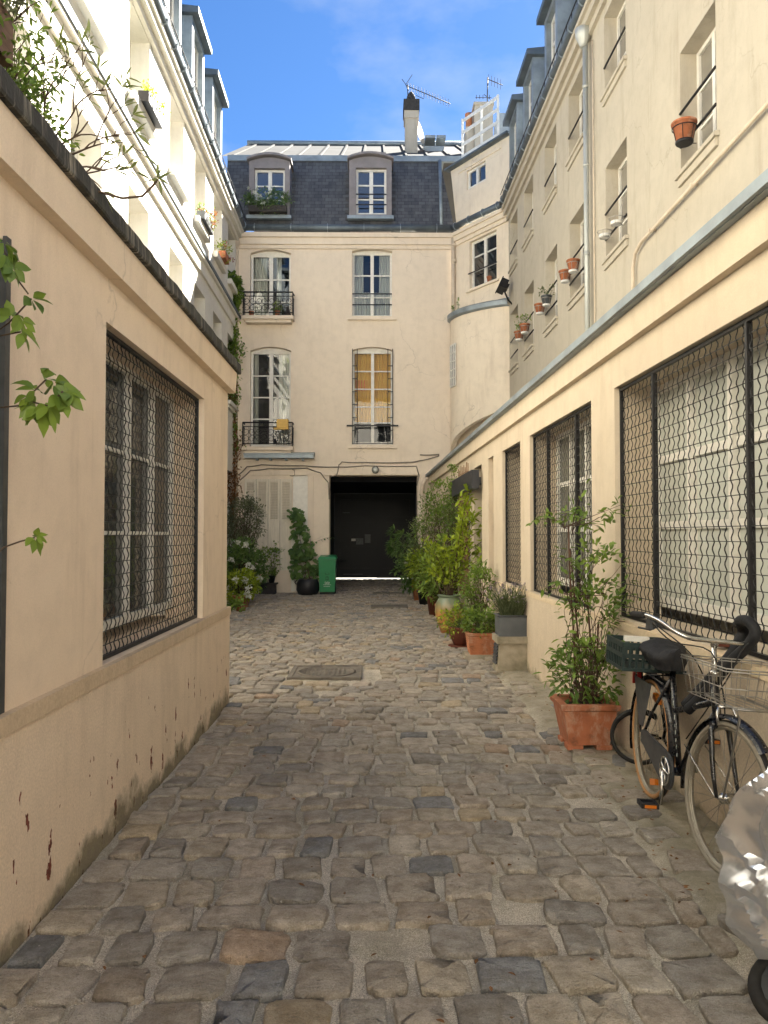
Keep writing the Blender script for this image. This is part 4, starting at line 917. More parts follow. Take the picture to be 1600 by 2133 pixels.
# ================================================================== building added behind the viewer to bounce sunlight into the yard and window panes
RB = Fr((0, -11.5), (1, 0), (0, 1))
rear = thing('apartment_building', 'cream apartment building added behind the viewer to light the yard, seen only mirrored in the window panes', 'building', (0, -16, 0))
b = MB(); hr_ = [(-5.2 + 2.6 * i, -4.1 + 2.6 * i, 1.2 + 3.1 * j, 3.1 + 3.1 * j) for i in range(5) for j in range(3)]
wall(b, RB, -9, 11, 0, 11.0, hr_, .25); b.build('wall', M['wall_rear'], rear)
for h in hr_: window(RB, rear, *h, -.2, (.33, .66), 2)
b = MB(); b.poly([RB.p(-9, .2, 11), RB.p(11, .2, 11), RB.p(11, -1, 13), RB.p(-9, -1, 13)]); b.poly([RB.p(-9, -1, 13), RB.p(11, -1, 13), RB.p(11, -8, 11), RB.p(-9, -8, 11)]); b.build('roof', M['slate_x'], rear)
# ================================================================== plants
def rv(s=1.0): return Vector((R.gauss(0, s), R.gauss(0, s), R.gauss(0, s)))
def leaf(b, p, d, L, Wd, r=None, up=None, droop=.12, fold=.18):
    d = Vector(d).normalized(); up = Vector(up) if up is not None else Vector((0, 0, 1)) + rv(.35)
    sd = d.cross(up)
    if sd.length < 1e-4: sd = d.orthogonal()
    sd.normalize(); nn = sd.cross(d)
    b.r = R.random() if r is None else r
    p = Vector(p); dz = Vector((0, 0, -droop * L)); f = nn * (fold * Wd)
    a = b._v(p); m = b._v(p + d * (.55 * L) + dz * .4); t = b._v(p + d * L + dz)
    r1 = b._v(p + d * (.28 * L) + sd * (Wd * .42) + f + dz * .15); r2 = b._v(p + d * (.62 * L) + sd * (Wd * .46) + f + dz * .5)
    l1 = b._v(p + d * (.28 * L) - sd * (Wd * .42) + f + dz * .15); l2 = b._v(p + d * (.62 * L) - sd * (Wd * .46) + f + dz * .5)
    b.face([a, r1, r2, m]); b.face([m, r2, t]); b.face([a, m, l2, l1]); b.face([m, t, l2])
def curve(p, q, sag=.0, wob=.04, n=6):
    p = Vector(p); q = Vector(q); L = (q - p).length; o = []
    w1, w2 = rv(wob * L), rv(wob * L)
    for k in range(n + 1):
        t = k / n; o.append(p.lerp(q, t) + Vector((0, 0, 1)) * (sag * L * 4 * t * (1 - t)) + w1 * sin(pi * t) + w2 * sin(2 * pi * t) * .5)
    return o
def cloud(lb, sb, base, centre, rad, clumps, per, L, Wd, cs=.28, up=.5, sr=.006, tone=(0, 1), stems=True, droop=.15, rand=.6, skip=0.0):
    """foliage as clumps of single leaves round twig ends spread through an uneven volume"""
    base = Vector(base); ce = Vector(centre)
    for k in range(clumps):
        while True:
            q = Vector((R.uniform(-1, 1), R.uniform(-1, 1), R.uniform(-1, 1)))
            if .15 < q.length < 1: break
        q *= (q.length ** -.35); c = ce + Vector((q.x * rad[0], q.y * rad[1], q.z * rad[2]))
        if c.z < .05: c.z = .05 + R.random() * .1
        if stems:
            cv = curve(base + rv(.03), c, .03, .06, 6); sb.tube(cv, [sr * (1 - .11 * j) for j in range(7)], 4, cap=False)
        else: cv = [ce, c]
        out_ = (c - ce).normalized() if (c - ce).length > 1e-3 else Vector((0, 0, 1)); tn = R.uniform(*tone)
        s = (rad[0] + rad[1] + rad[2]) / 3 * cs
        for j in range(int(per * R.uniform(.5, 1.3))):
            o = rv(s * .55); p = c + o
            d = (out_ * .7 + o.normalized() * .6 + Vector((0, 0, up)) + rv(rand)).normalized()
            leaf(lb, p, d, L * R.uniform(.6, 1.15), Wd * R.uniform(.7, 1.15), min(1, max(0, tn + R.gauss(0, .16))), droop=droop)
def square_pot(b, c, w, d, h, taper=.8, rim=.03, feet=False, inset=.03):
    x, y, z = c
    def ring(k, zz, e=0): return [(x - w / 2 * k - e, y - d / 2 * k - e, zz), (x + w / 2 * k + e, y - d / 2 * k - e, zz), (x + w / 2 * k + e, y + d / 2 * k + e, zz), (x - w / 2 * k - e, y + d / 2 * k + e, zz)]
    z0 = z + (.03 if feet else 0); rs = [ring(taper, z0), ring(.97, z + h - rim - .012), ring(1, z + h - rim, .012), ring(1, z + h - .004, .018), ring(1, z + h, .012), ring(1, z + h, -inset), ring(.95, z + h - .05, -inset)]
    for i in range(len(rs) - 1):
        for k in range(4): b.poly([rs[i][k], rs[i][(k + 1) % 4], rs[i + 1][(k + 1) % 4], rs[i + 1][k]])
    b.poly(rs[0][::-1])
    if feet:
        for sx in (-1, 1):
            for sy in (-1, 1):
                px, py = x + sx * w * taper * .36, y + sy * d * taper * .36; b.box((px - .055, py - .055, z), (px + .055, py + .055, z0 + .002))
def soil(par, c, w, d, z, round_=False):
    b = MB()
    if round_: b.poly([(c[0] + w / 2 * cos(2 * pi * k / 16), c[1] + w / 2 * sin(2 * pi * k / 16), z) for k in range(16)])
    else: b.poly([(c[0] - w / 2, c[1] - d / 2, z), (c[0] + w / 2, c[1] - d / 2, z), (c[0] + w / 2, c[1] + d / 2, z), (c[0] - w / 2, c[1] + d / 2, z)])
    b.build('soil', M['soil'], par)
def round_pot(b, c, r, h, taper=.68, rim=.035):
    k = rim * (h / .3); b.lathe([(r * taper, 0), (r * .95, h - k), (r * 1.05, h - k), (r * 1.07, h - .003), (r * 1.03, h), (r * .92, h), (r * .90, h - .04)], c, 20)
def plant(name, lab, cat, loc, group=None): return thing(name, lab, cat, loc, group)
def wallx(y): return 1.9275 - .025 * y

# --- tall climber in the big square pot
px_, py_ = 1.51, 5.62
t = plant('potted_plant', 'tall sparse climber on bamboo canes in a large square terracotta pot beside the bicycle', 'potted plant', (px_, py_, 0), 'potted plants along the ochre wall')
b = MB(); square_pot(b, (px_, py_, .03), .385, .36, .325, .74, .04, True); b.build('pot', M['terracotta'], t); soil(t, (px_, py_), .32, .30, .31)
b = MB()
for dx, dy, tx, ty, h in ((-.05, 0, -.10, .02, 1.62), (.02, .05, -.08, .05, 1.45), (.06, -.04, .03, 0, 1.1), (.1, .04, .12, .04, .9)):
    b.tube(curve((px_ + dx, py_ + dy, .30), (px_ + tx, py_ + ty, h), 0, .004, 5), .007, 6)
for z in (.75, 1.12): b.torus((px_ + .02, py_ + .02, z), .15, .004, (0, 0, 1), 18, 4)
b.build('cane', M['bamboo'], t)
sb = MB(); lb = MB(); lb.r = .5; top = Vector((px_ - .09, py_, 1.60))
cloud(lb, sb, (px_, py_, .32), (px_ + .0, py_, .52), (.24, .2, .22), 34, 17, .07, .03, .30, .2, .004, (0, .6))
cloud(lb, sb, (px_, py_, .35), (px_ + .06, py_, .95), (.27, .22, .32), 40, 11, .07, .03, .26, .1, .004, (.1, .75))
cloud(lb, sb, (px_ - .06, py_, 1.0), (px_ + .08, py_, 1.36), (.22, .16, .14), 12, 10, .07, .03, .3, .2, .004, (.1, .8))
for tip, n in (((.22, 0, 1.70), 18), ((.13, .05, 1.62), 16), ((-.36, .0, 1.66), 16), ((-.26, .04, 1.68), 12), ((-.02, 0, 1.86), 16), ((.02, .05, 1.74), 16), ((-.12, .02, 1.72), 14), ((.3, 0, 1.78), 14)):
    e = Vector((px_ + tip[0], py_ + tip[1], tip[2])); cv = curve(top + rv(.03), e, .02, .06, 6); sb.tube(cv, [.005 - .0005 * j for j in range(7)], 4)
    for j in range(n):
        p = cv[R.randint(3, 6)] + rv(.035); leaf(lb, p, (e - top).normalized() * .5 + rv(.6), .075 * R.uniform(.7, 1.2), .028, R.uniform(.1, .8))
for sx in (-.26, -.2, .33, .36, .28):                       # trailing side shoots
    zz = R.uniform(.55, 1.15); e = Vector((px_ + sx, py_ + R.uniform(-.1, .1), zz)); cv = curve((px_ + sx * .3, py_, zz + .1), e, .05, .07, 6); sb.tube(cv, .003, 4)
    for j in range(14): leaf(lb, cv[R.randint(2, 6)] + rv(.03), rv(.6) + Vector((sx, 0, 0)), .065, .026, R.uniform(.1, .7))
sb.build('stem', M['stem'], t); lb.build('foliage', M['lf_mid'], t)

# --- vent block, lead planter, lavender
vx, vy = 1.515, 8.78
t = thing('vent_block', 'weathered concrete vent block with a louvred side and slab top', 'vent block', (vx, vy, 0))
b = MB(); b.hexa([(vx - .16, vy - .13, 0), (vx + .19, vy - .13, 0), (vx + .19, vy + .22, 0), (vx - .16, vy + .22, 0), (vx - .135, vy - .12, .335), (vx + .19, vy - .12, .335), (vx + .19, vy + .22, .335), (vx - .135, vy + .22, .335)]); b.build('body', M['concrete'], t)
b = MB(); b.box((vx - .165, vy - .15, .336), (vx + .20, vy + .24, .41)); b.build('slab', M['concrete'], t)
b = MB()
for k in range(6): z = .09 + k * .038; b.hexa([(vx - .175 + .003 * k, vy - .08, z), (vx - .160 + .003 * k, vy - .08, z + .012), (vx - .160 + .003 * k, vy + .17, z + .012), (vx - .175 + .003 * k, vy + .17, z), (vx - .172 + .003 * k, vy - .08, z + .018), (vx - .157 + .003 * k, vy - .08, z + .03), (vx - .157 + .003 * k, vy + .17, z + .03), (vx - .172 + .003 * k, vy + .17, z + .018)])
b.build('louvre', M['iron_grey'], t)
t = plant('lavender_planter', 'grey lead planter of lavender standing on the concrete vent block', 'planter', (vx, vy, .412), 'potted plants along the ochre wall')
b = MB(); square_pot(b, (vx + .02, vy + .03, .412), .33, .30, .235, .97, .01, False, .02); b.build('pot', M['lead'], t); soil(t, (vx + .02, vy + .03), .28, .25, .61)
sb = MB(); lb = MB()
for k in range(210):
    a = R.uniform(0, 2 * pi); q = R.random() ** .6; p0 = Vector((vx + .02 + .10 * q * cos(a), vy + .03 + .09 * q * sin(a), .61)); ln = R.uniform(.18, .40)
    lean = R.uniform(-.7, .5); e = p0 + Vector((lean * .22 + .12 * q * cos(a), .14 * q * sin(a) - .03, ln)); cv = curve(p0, e, .02, .05, 4); sb.tube(cv, .0022, 3, cap=False)
    for j in range(6): leaf(lb, cv[R.randint(0, 2)], (e - p0) + rv(.12), .075, .010, None, droop=.05)
    if k % 3 == 0:
        fb = MB()
        for j in range(6): leaf(fb, e + rv(.005), rv(1) + Vector((0, 0, 1)), .024, .014)
        fb.build('flower_head', M['lf_purple'], t)
for k in range(50): a = R.uniform(0, 2 * pi); leaf(lb, (vx + .03 + .1 * cos(a), vy + .03 + .1 * sin(a), .60), (cos(a) * .4, sin(a) * .4, 1), .16, .022, R.uniform(.0, .5))
sb.build('stem', M['stem_green'], t); lb.build('foliage', M['lf_lav'], t)

# --- ridged terracotta planter
tx, ty = 1.305, 9.72
b = MB(); b.box((tx - .20, ty - .19, 0.01), (tx + .20, ty + .2, .065)); tag(b.build('slab', M['concrete']), 'flat stone slab under the ridged terracotta planter', 'slab')
t = plant('potted_plant', 'ridged square terracotta planter full of dark green bushy leaves on a stone slab', 'potted plant', (tx, ty, .066), 'potted plants along the ochre wall')
b = MB(); square_pot(b, (tx, ty, .066), .35, .34, .27, .80, .03)
for k in range(7):
    z = .09 + k * .03; w = .35 / 2 * (.80 + .17 * (z - .066) / .24) + .004; b.hexa([(tx - w, ty - w, z), (tx + w, ty - w, z), (tx + w, ty + w, z), (tx - w, ty + w, z), (tx - w - .002, ty - w - .002, z + .014), (tx + w + .002, ty - w - .002, z + .014), (tx + w + .002, ty + w + .002, z + .014), (tx - w - .002, ty + w + .002, z + .014)])
b.build('pot', M['terracotta_b'], t); soil(t, (tx, ty), .28, .27, .30)
sb = MB(); lb = MB(); cloud(lb, sb, (tx, ty, .3), (tx - .01, ty - .02, .46), (.22, .2, .15), 46, 20, .065, .034, .26, .35, .004, (.1, .75)); sb.build('stem', M['stem_green'], t); lb.build('foliage', M['lf_mid'], t)
# --- little brown pot with bright low bush, left of it
tx, ty = 1.17, 10.75
t = plant('potted_plant', 'small round brown pot with a low bright green bush, next to the ridged planter', 'potted plant', (tx, ty, 0), 'potted plants along the ochre wall')
b = MB(); b.lathe([(.09, .02), (.16, .16), (.17, .26), (.18, .28), (.15, .28), (.14, .24)], (tx, ty, 0), 18); b.lathe([(.17, .0), (.18, .018), (.16, .021)], (tx, ty, .004), 18); b.build('pot', M['brown_wood'], t); soil(t, (tx, ty), .28, .2, .26, True)
sb = MB(); lb = MB(); cloud(lb, sb, (tx, ty, .26), (tx - .07, ty, .34), (.27, .22, .17), 40, 18, .06, .03, .28, .35, .004, (.2, 1)); sb.build('stem', M['stem_green'], t); lb.build('foliage', M['lf_laurel'], t)
# --- feathery dark shrub behind them
tx, ty = 1.40, 10.6
t = plant('potted_shrub', 'upright bushy shrub in a terracotta pot between the glazed jar and the lavender', 'potted plant', (tx, ty, 0), 'potted plants along the ochre wall')
b = MB(); round_pot(b, (tx, ty, 0), .17, .30); b.build('pot', M['terracotta'], t); soil(t, (tx, ty), .3, .3, .27, True)
sb = MB(); lb = MB(); cloud(lb, sb, (tx, ty, .27), (tx - .02, ty, .80), (.24, .22, .38), 60, 18, .075, .028, .24, .5, .005, (.15, .9)); sb.build('stem', M['stem'], t); lb.build('foliage', M['lf_mid'], t)
# --- glazed jar with laurel
tx, ty = 1.145, 12.2
t = plant('glazed_jar_plant', 'big ochre and green glazed jar holding a tall bright yellow green laurel', 'potted plant', (tx, ty, 0), 'potted plants along the ochre wall')
b = MB(); b.lathe([(.12, 0), (.135, .02), (.19, .18), (.225, .34), (.215, .46), (.17, .55), (.155, .575), (.18, .59), (.185, .605), (.165, .61), (.14, .60), (.14, .54)], (tx, ty, 0), 28); b.build('jar', M['glaze'], t); soil(t, (tx, ty), .27, .27, .56, True)
sb = MB(); lb = MB()
for k in range(16):
    a = R.uniform(0, 2 * pi); e = Vector((tx + .10 + R.uniform(-.45, .42), ty + R.uniform(-.3, .3), R.uniform(1.0, 1.45))); cv = curve((tx + .05 * cos(a), ty + .05 * sin(a), .56), e, .02, .05, 7); sb.tube(cv, [.009 - .0009 * j for j in range(8)], 5)
    for j in range(36): q = R.randint(3, 7); leaf(lb, cv[q] + rv(.035), (e - cv[0]).normalized() * .5 + rv(.55) + Vector((0, 0, .25)), .115 * R.uniform(.7, 1.15), .045 * R.uniform(.8, 1.2), R.uniform(.15, .9))
for ex, ez, n in ((.30, 2.30, 95), (.24, 2.05, 80), (.36, 2.1, 60), (.20, 1.75, 60), (.40, 1.85, 40)):
    e = Vector((tx + ex, ty + R.uniform(-.1, .1), ez)); cv = curve((tx + .04, ty, .56), e, .0, .025, 12); sb.tube(cv, [.011 - .0007 * j for j in range(13)], 5)
    for j in range(n): q = R.randint(6, 12); leaf(lb, cv[q] + rv(.045), Vector((0, 0, .5)) + rv(.6), .125 * R.uniform(.7, 1.15), .05 * R.uniform(.8, 1.2), R.uniform(.45, 1))
for ex, ez in ((.62, 1.72), (.66, 1.5), (.58, 1.25), (.5, 1.9)):
    e = Vector((tx + ex, ty - .2, ez)); cv = curve((tx + .25, ty, ez - .25), e, .06, .05, 7); sb.tube(cv, .005, 4)
    for j in range(20): leaf(lb, cv[R.randint(2, 7)] + rv(.03), rv(.5) + Vector((.3, 0, .1)), .12, .045, R.uniform(.2, .8))
sb.build('stem', M['stem'], t); lb.build('foliage', M['lf_laurel'], t)
# --- the row behind, towards the gate
def rowplant(X, Y, r, h, pot, lab, mat, layers, name='potted_plant', leafdim=(.1, .04), flowers=0):
    t = plant(name, lab, 'potted plant', (X, Y, 0), 'potted plants along the ochre wall'); b = MB(); round_pot(b, (X, Y, 0), r, h); b.build('pot', M[pot], t); soil(t, (X, Y), r * 1.7, r * 1.7, h - .03, True)
    sb = MB(); lb = MB()
    for (ox, oy, oz, rx, ry, rz, cl, per, tone) in layers: cloud(lb, sb, (X, Y, h - .04), (X + ox, Y + oy, oz), (rx, ry, rz), cl, per, leafdim[0], leafdim[1], .26, .3, .006, tone)
    sb.build('stem', M['stem'], t); lb.build('foliage', M[mat], t)
    if flowers:
        for k in range(flowers):
            fb = MB(); c = Vector((X - .35 + R.uniform(-.1, .1), Y - .2, .95 + R.uniform(-.1, .1)))
            for j in range(30): leaf(fb, c + rv(.024), rv(1) + Vector((0, 0, .6)), .05, .038)
            fb.build('flower_head', M['lf_white'], t)
    return t
rowplant(1.20, 13.6, .17, .34, 'terracotta', 'terracotta pot with mid green bush just behind the glazed jar', 'lf_mid', [(-.1, 0, .85, .34, .3, .42, 60, 18, (.2, 1)), (.05, 0, 1.3, .25, .2, .25, 22, 14, (.3, 1))], leafdim=(.1, .042))
rowplant(1.13, 14.9, .17, .36, 'brown_wood', 'maroon glazed pot with a broad leafy shrub, second behind the glazed jar', 'lf_laurel', [(-.16, 0, .95, .36, .3, .38, 55, 18, (0, .6))], leafdim=(.11, .045))
rowplant(1.28, 15.9, .18, .38, 'terracotta', 'terracotta pot with the tallest airy shrub of the row, reaching the studio roof edge', 'lf_mid', [(-.04, 0, 1.6, .42, .36, .85, 95, 20, (.1, .8)), (.0, 0, 2.3, .3, .25, .35, 26, 18, (.4, 1))], 'potted_shrub', (.085, .032))
rowplant(1.08, 17.2, .18, .32, 'black_plastic', 'black pot with a silvery olive shrub beside the gate', 'lf_olive', [(-.08, 0, 1.4, .32, .3, .65, 60, 16, (.2, 1))], 'potted_shrub', (.06, .014))
rowplant(1.02, 18.3, .19, .36, 'terracotta_b', 'orange terracotta pot with a dark spreading shrub and one white bloom, nearest the gate', 'lf_dark', [(-.22, 0, .72, .40, .35, .42, 60, 18, (.1, .9)), (0, 0, 1.1, .25, .2, .3, 20, 16, (.1, .8))], leafdim=(.11, .05), flowers=1)
# fan leaved plant leaning into the gateway
X, Y = 1.10, 19.0
t = plant('potted_palm', 'fan leaved plant leaning out across the dark gateway', 'potted plant', (X, Y, 0), 'potted plants along the ochre wall'); b = MB(); round_pot(b, (X, Y, 0), .16, .34); b.build('pot', M['black_plastic'], t); soil(t, (X, Y), .28, .28, .31, True)
sb = MB(); lb = MB()
for k in range(46):
    a = R.uniform(-.4, 1.2) * pi; e = Vector((X - .30 + .48 * cos(a) * R.random() ** .5, Y - .1 + .3 * sin(a), 1.42 + R.uniform(-.32, .36))); cv = curve((X, Y, .32), e, .05, .04, 6); sb.tube(cv, .006, 4)
    hd = (e - Vector((X + .1, Y, 1.1))).normalized()
    for j in range(7): an = (j - 3) * .42; leaf(lb, e, Vector((hd.x * cos(an) - hd.y * sin(an) * .4, hd.y - .15 * sin(an), hd.z * .6 - .25 + .5 * sin(an))) + rv(.08), .20, .045, R.uniform(.1, .9), droop=.25)
sb.build('stem', M['stem_green'], t); lb.build('foliage', M['lf_dark'], t)
# --- climber and lattice on the studio wall
b = MB(); F = RL
for k in range(14): u = 12.85 + k * .09; b.tube([F.p(u, .07, .5), F.p(u + .03, .07 + .01 * (k % 2), 2.72 + R.uniform(-.05, .08))], .008, 4)
for k in range(16): z = .6 + k * .135; b.tube([F.p(12.82, .08, z), F.p(14.1, .08, z + .02)], .006, 4)
o = b.build('trellis', M['lattice']); tag(o, 'brown lattice trellis on the studio wall behind the laurel, its slat tips above the sign', 'trellis')
sb = MB(); lb = MB(); t = thing('climbing_plant', 'thin climber hanging round the grilled window behind the black sign', 'climber', tuple(RL.p(15, .1, 0)))
cloud(lb, sb, RL.p(14.6, .08, .3), RL.p(14.9, .10, 2.0), (.10, .75, .62), 60, 16, .06, .03, .24, 0, .004, (.1, .8)); cloud(lb, sb, RL.p(14.4, .1, 2.2), RL.p(14.3, .16, 2.68), (.08, .35, .16), 14, 14, .06, .03, .3, .2, .004, (.3, 1)); sb.build('stem', M['stem'], t); lb.build('foliage', M['lf_mid'], t)

# --- left rear corner
def shrub(lab, loc, layers, mat, dim, pot=None, flowers=None, name='shrub', cat='shrub'):
    t = plant(name, lab, cat, (loc[0], loc[1], 0), 'plants in the rear corner'); sb = MB(); lb = MB()
    if pot: b = MB(); round_pot(b, (loc[0], loc[1], 0), pot[0], pot[1]); b.build('pot', M[pot[2]], t); soil(t, loc, pot[0] * 1.7, pot[0] * 1.7, pot[1] - .03, True)
    for (ox, oy, oz, rx, ry, rz, cl, per, tone) in layers: cloud(lb, sb, (loc[0], loc[1], pot[1] - .04 if pot else .02), (loc[0] + ox, loc[1] + oy, oz), (rx, ry, rz), cl, per, dim[0], dim[1], .24, .25, .008, tone)
    sb.build('stem', M['stem'], t); lb.build('foliage', M[mat], t)
    if flowers:
        for c in flowers:
            fb = MB()
            for j in range(34): leaf(fb, Vector(c) + rv(.027), rv(1) + Vector((.2, -.6, .6)), .06, .045)
            fb.build('flower_head', M['lf_white'], t)
    return t
shrub('grey green olive shrub rising above the bush with white blooms', (-3.25, 18.6), [(.05, 0, 1.9, .45, .4, .60, 90, 34, (0, .8)), (-.1, 0, 1.4, .4, .3, .4, 30, 24, (0, .6))], 'lf_olive', (.095, .028), (.2, .34, 'terracotta'), name='olive_shrub')
shrub('big dark leafy bush with white blooms below the olive shrub', (-3.05, 17.6), [(0, 0, .85, .50, .45, .58, 120, 20, (.1, .9))], 'lf_dark', (.11, .06), None, [(-2.92, 17.15, 1.32), (-3.1, 17.15, 1.38), (-2.78, 17.2, .82), (-3.22, 17.1, 1.0), (-2.66, 17.25, .60), (-2.60, 17.3, .55), (-2.88, 17.2, .88)])
shrub('low pale green hydrangea with white heads in a terracotta pot by the tan corner', (-2.92, 16.7), [(0, 0, .45, .34, .3, .30, 46, 16, (.3, 1))], 'lf_laurel', (.11, .06), (.2, .26, 'terracotta'), [(-2.80, 16.45, .58), (-2.74, 16.4, .42), (-2.72, 16.42, .26), (-3.0, 16.4, .6), (-2.78, 16.4, .30)], name='hydrangea')
shrub('low leafy plant at the ground under the hydrangea', (-2.75, 15.6), [(0, 0, .18, .22, .2, .14, 16, 12, (.3, .9))], 'lf_mid', (.1, .055), (.12, .12, 'terracotta'))
b = MB(); X, Y = fx(560, 20.3), 20.28; b.box((X - .22, Y - .12, .012), (X + .20, Y + .14, .26)); b.box((X - .26, Y - .16, .261), (X + .24, Y + .18, .30)); tag(b.build('plinth_block', M['soot']), 'dark block bench under two small pots by the shutters', 'bench')
def smallpot(X, Y, z, r, h, mat, lab, leaves=None, dim=(.07, .04), name='flower_pot', rad=(.2, .15, .3), cz=.45, n=22, per=9, g='small pots by the shutters'):
    t = thing(name, lab, 'flower pot', (X, Y, z), g); b = MB(); round_pot(b, (X, Y, z), r, h); b.build('pot', M[mat], t); soil(t, (X, Y), r * 1.7, r * 1.7, z + h - .02, True)
    if leaves:
        sb = MB(); lb = MB(); cloud(lb, sb, (X, Y, z + h - .02), (X, Y, z + cz), rad, n, per, dim[0], dim[1], .3, .3, .004, (.2, .9)); sb.build('stem', M['stem_green'], t); lb.build('foliage', M[leaves], t)
    return t
smallpot(X - .13, Y, .302, .10, .21, 'terracotta', 'small terracotta pot with a sparse seedling on the dark block bench', 'lf_mid', rad=(.14, .1, .2), cz=.75, n=12)
smallpot(X + .09, Y, .302, .10, .19, 'black_plastic', 'small dark pot with a spindly plant climbing the shutters', 'lf_mid', rad=(.26, .08, .42), cz=.62, n=34, per=11, dim=(.08, .05))
X, Y = fx(642, 20.1), 20.08
t = plant('potted_vine', 'broad leaved vine climbing from a big black tub between the shutters and the green bin', 'potted plant', (X, Y, 0)); b = MB(); b.lathe([(.24, .0), (.30, .12), (.29, .30), (.24, .40), (.22, .41), (.20, .36)], (X, Y, .006), 20)
b.tube([(X - .3, Y, .27), (X - .34, Y, .33), (X - .28, Y, .38)], .015, 5); b.build('tub', M['black_plastic'], t); soil(t, (X, Y), .4, .4, .36, True)
sb = MB(); lb = MB()
for k in range(150):
    h = .45 + 1.75 * (R.random() ** 1.2); s = (1 - (h - .45) / 1.85); cx = X - .04 - .32 * (h - .4) / 1.8
    p = Vector((cx + R.uniform(-.40, .42) * (.18 + .82 * s), Y + .38 + R.uniform(-.22, .05), h))
    for j in range(3): leaf(lb, p + rv(.05), (R.uniform(-.6, .6), -.55, -.5 + R.uniform(-.2, .3)), .125 * R.uniform(.7, 1.2), .115 * R.uniform(.8, 1.1), R.uniform(.1, .8), up=(0, -.7, .8), fold=.1)
for k in range(9): sb.tube(curve((X + R.uniform(-.1, .1), Y + .1, .36), (X - .04 - .3 * (k / 9) + R.uniform(-.2, .2), Y + .42, 1.0 + 1.3 * k / 9), 0, .04, 8), .006, 4)
cv = curve((X + .1, Y + .3, 1.35), (X + .62, Y + .42, 1.5), .06, .03, 7); sb.tube(cv, .004, 4)
for j in range(9): leaf(lb, cv[R.randint(1, 7)], (.4, -.3, -.4) , .07, .06, .3)
sb.build('stem', M['stem'], t); lb.build('foliage', M['lf_dark'], t)
# --- wheelie bin
bx0, bx1, by = fx(664, 20.0), fx(700, 20.0), 20.0
t = thing('wheelie_bin', 'green wheeled rubbish bin with a pale printed emblem beside the gateway', 'bin', ((bx0 + bx1) / 2, by, 0))
b = MB(); w = bx1 - bx0; b.hexa([(bx0 + .03, by - .0, .08), (bx1 - .03, by, .08), (bx1 - .03, by + .42, .08), (bx0 + .03, by + .42, .08), (bx0, by - .06, .93), (bx1, by - .06, .93), (bx1, by + .50, .93), (bx0, by + .50, .93)]); b.box((bx0 - .012, by - .075, .90), (bx1 + .012, by - .062, .94)); b.build('body', M['bin'], t)
b = MB(); b.hexa([(bx0 - .02, by - .09, .941), (bx1 + .02, by - .09, .941), (bx1 + .02, by + .52, .951), (bx0 - .02, by + .52, .951), (bx0 + .02, by - .06, .985), (bx1 - .02, by - .06, .985), (bx1 - .02, by + .5, 1.03), (bx0 + .02, by + .5, 1.03)]); b.build('lid', M['bin'], t)
b = MB()
for x in (bx0 + .03, bx1 - .07): b.tube([(x, by + .42, .10), (x + .045, by + .42, .10)], .10, 16)
b.box((bx0 + .03, by + .01, .022), (bx1 - .03, by + .06, .079)); b.build('wheel', M['rubber'], t)
def bp(u, v): return Vector((bx0 + w * u, by - .004 - .07 * (v - .08), v))
b = MB()                                                    # emblem: a little vessel over waves, and two lines of print
for k in range(3):
    pts = [bp(.36 + .28 * j / 8, .335 - .0 + .012 * sin(j * 1.6 + k) - .020 * k) for j in range(9)]; b.tube(pts, .0045, 4)
for zz, a_, c_ in ((.268, .28, .72), (.225, .30, .66)):
    u = a_
    while u < c_: e = R.uniform(.02, .045); b.tube([bp(u, zz), bp(min(c_, u + e), zz)], .009, 4); u += e + .018
b.build('printed_emblem', M['letter'], t)
b = MB()
for a_, c_ in (((.42, .47), (.58, .47)), ((.40, .40), (.60, .40)), ((.42, .40), (.42, .47)), ((.58, .40), (.58, .47)), ((.50, .36), (.50, .50)), ((.38, .54), (.62, .54)), ((.38, .54), (.40, .58)), ((.62, .54), (.60, .58))): b.tube([bp(*a_), bp(*c_)], .006, 4)
b.build('moulded_emblem', M['gate'], t)
# --- vine down the left corner pipe
t = thing('climbing_vine', 'long vine down the corner pipe, green at the top and rust brown lower', 'vine', (fx(490), 20.3, 0)); sb = MB(); lb = MB(); rb = MB(); xv = fx(491)
sb.tube([(xv + .03 * sin(k * 1.3), 20.36, .3 + k * .42) for k in range(20)], .022, 5)
for k in range(3400):
    z = R.uniform(1.9, 8.4); f = (z - 1.9) / 6.5; wd = .085 + .035 * sin(z * 2.2) + .03 * sin(z * 5.1)
    p = Vector((xv - .02 + R.gauss(0, wd), 20.33 - abs(R.gauss(0, .10)), z)); green = R.random() < (f - .22) * 1.9
    leaf(lb if green else rb, p, (R.gauss(0, .5), -.6, -.5 + R.gauss(0, .3)), .11 if green else .085, .055 if green else .035, None)
for k in range(1300):
    q = rv(1).normalized() * R.random() ** .4; leaf(lb, (xv - .06 + q.x * .27, 20.22 + q.y * .25, 8.05 + q.z * .48), q + Vector((0, -.3, -.4)) + rv(.4), .11, .05)
sb.build('stem', M['stem'], t); lb.build('foliage', M['lf_mid'], t); rb.build('dry_foliage', M['lf_rust'], t)

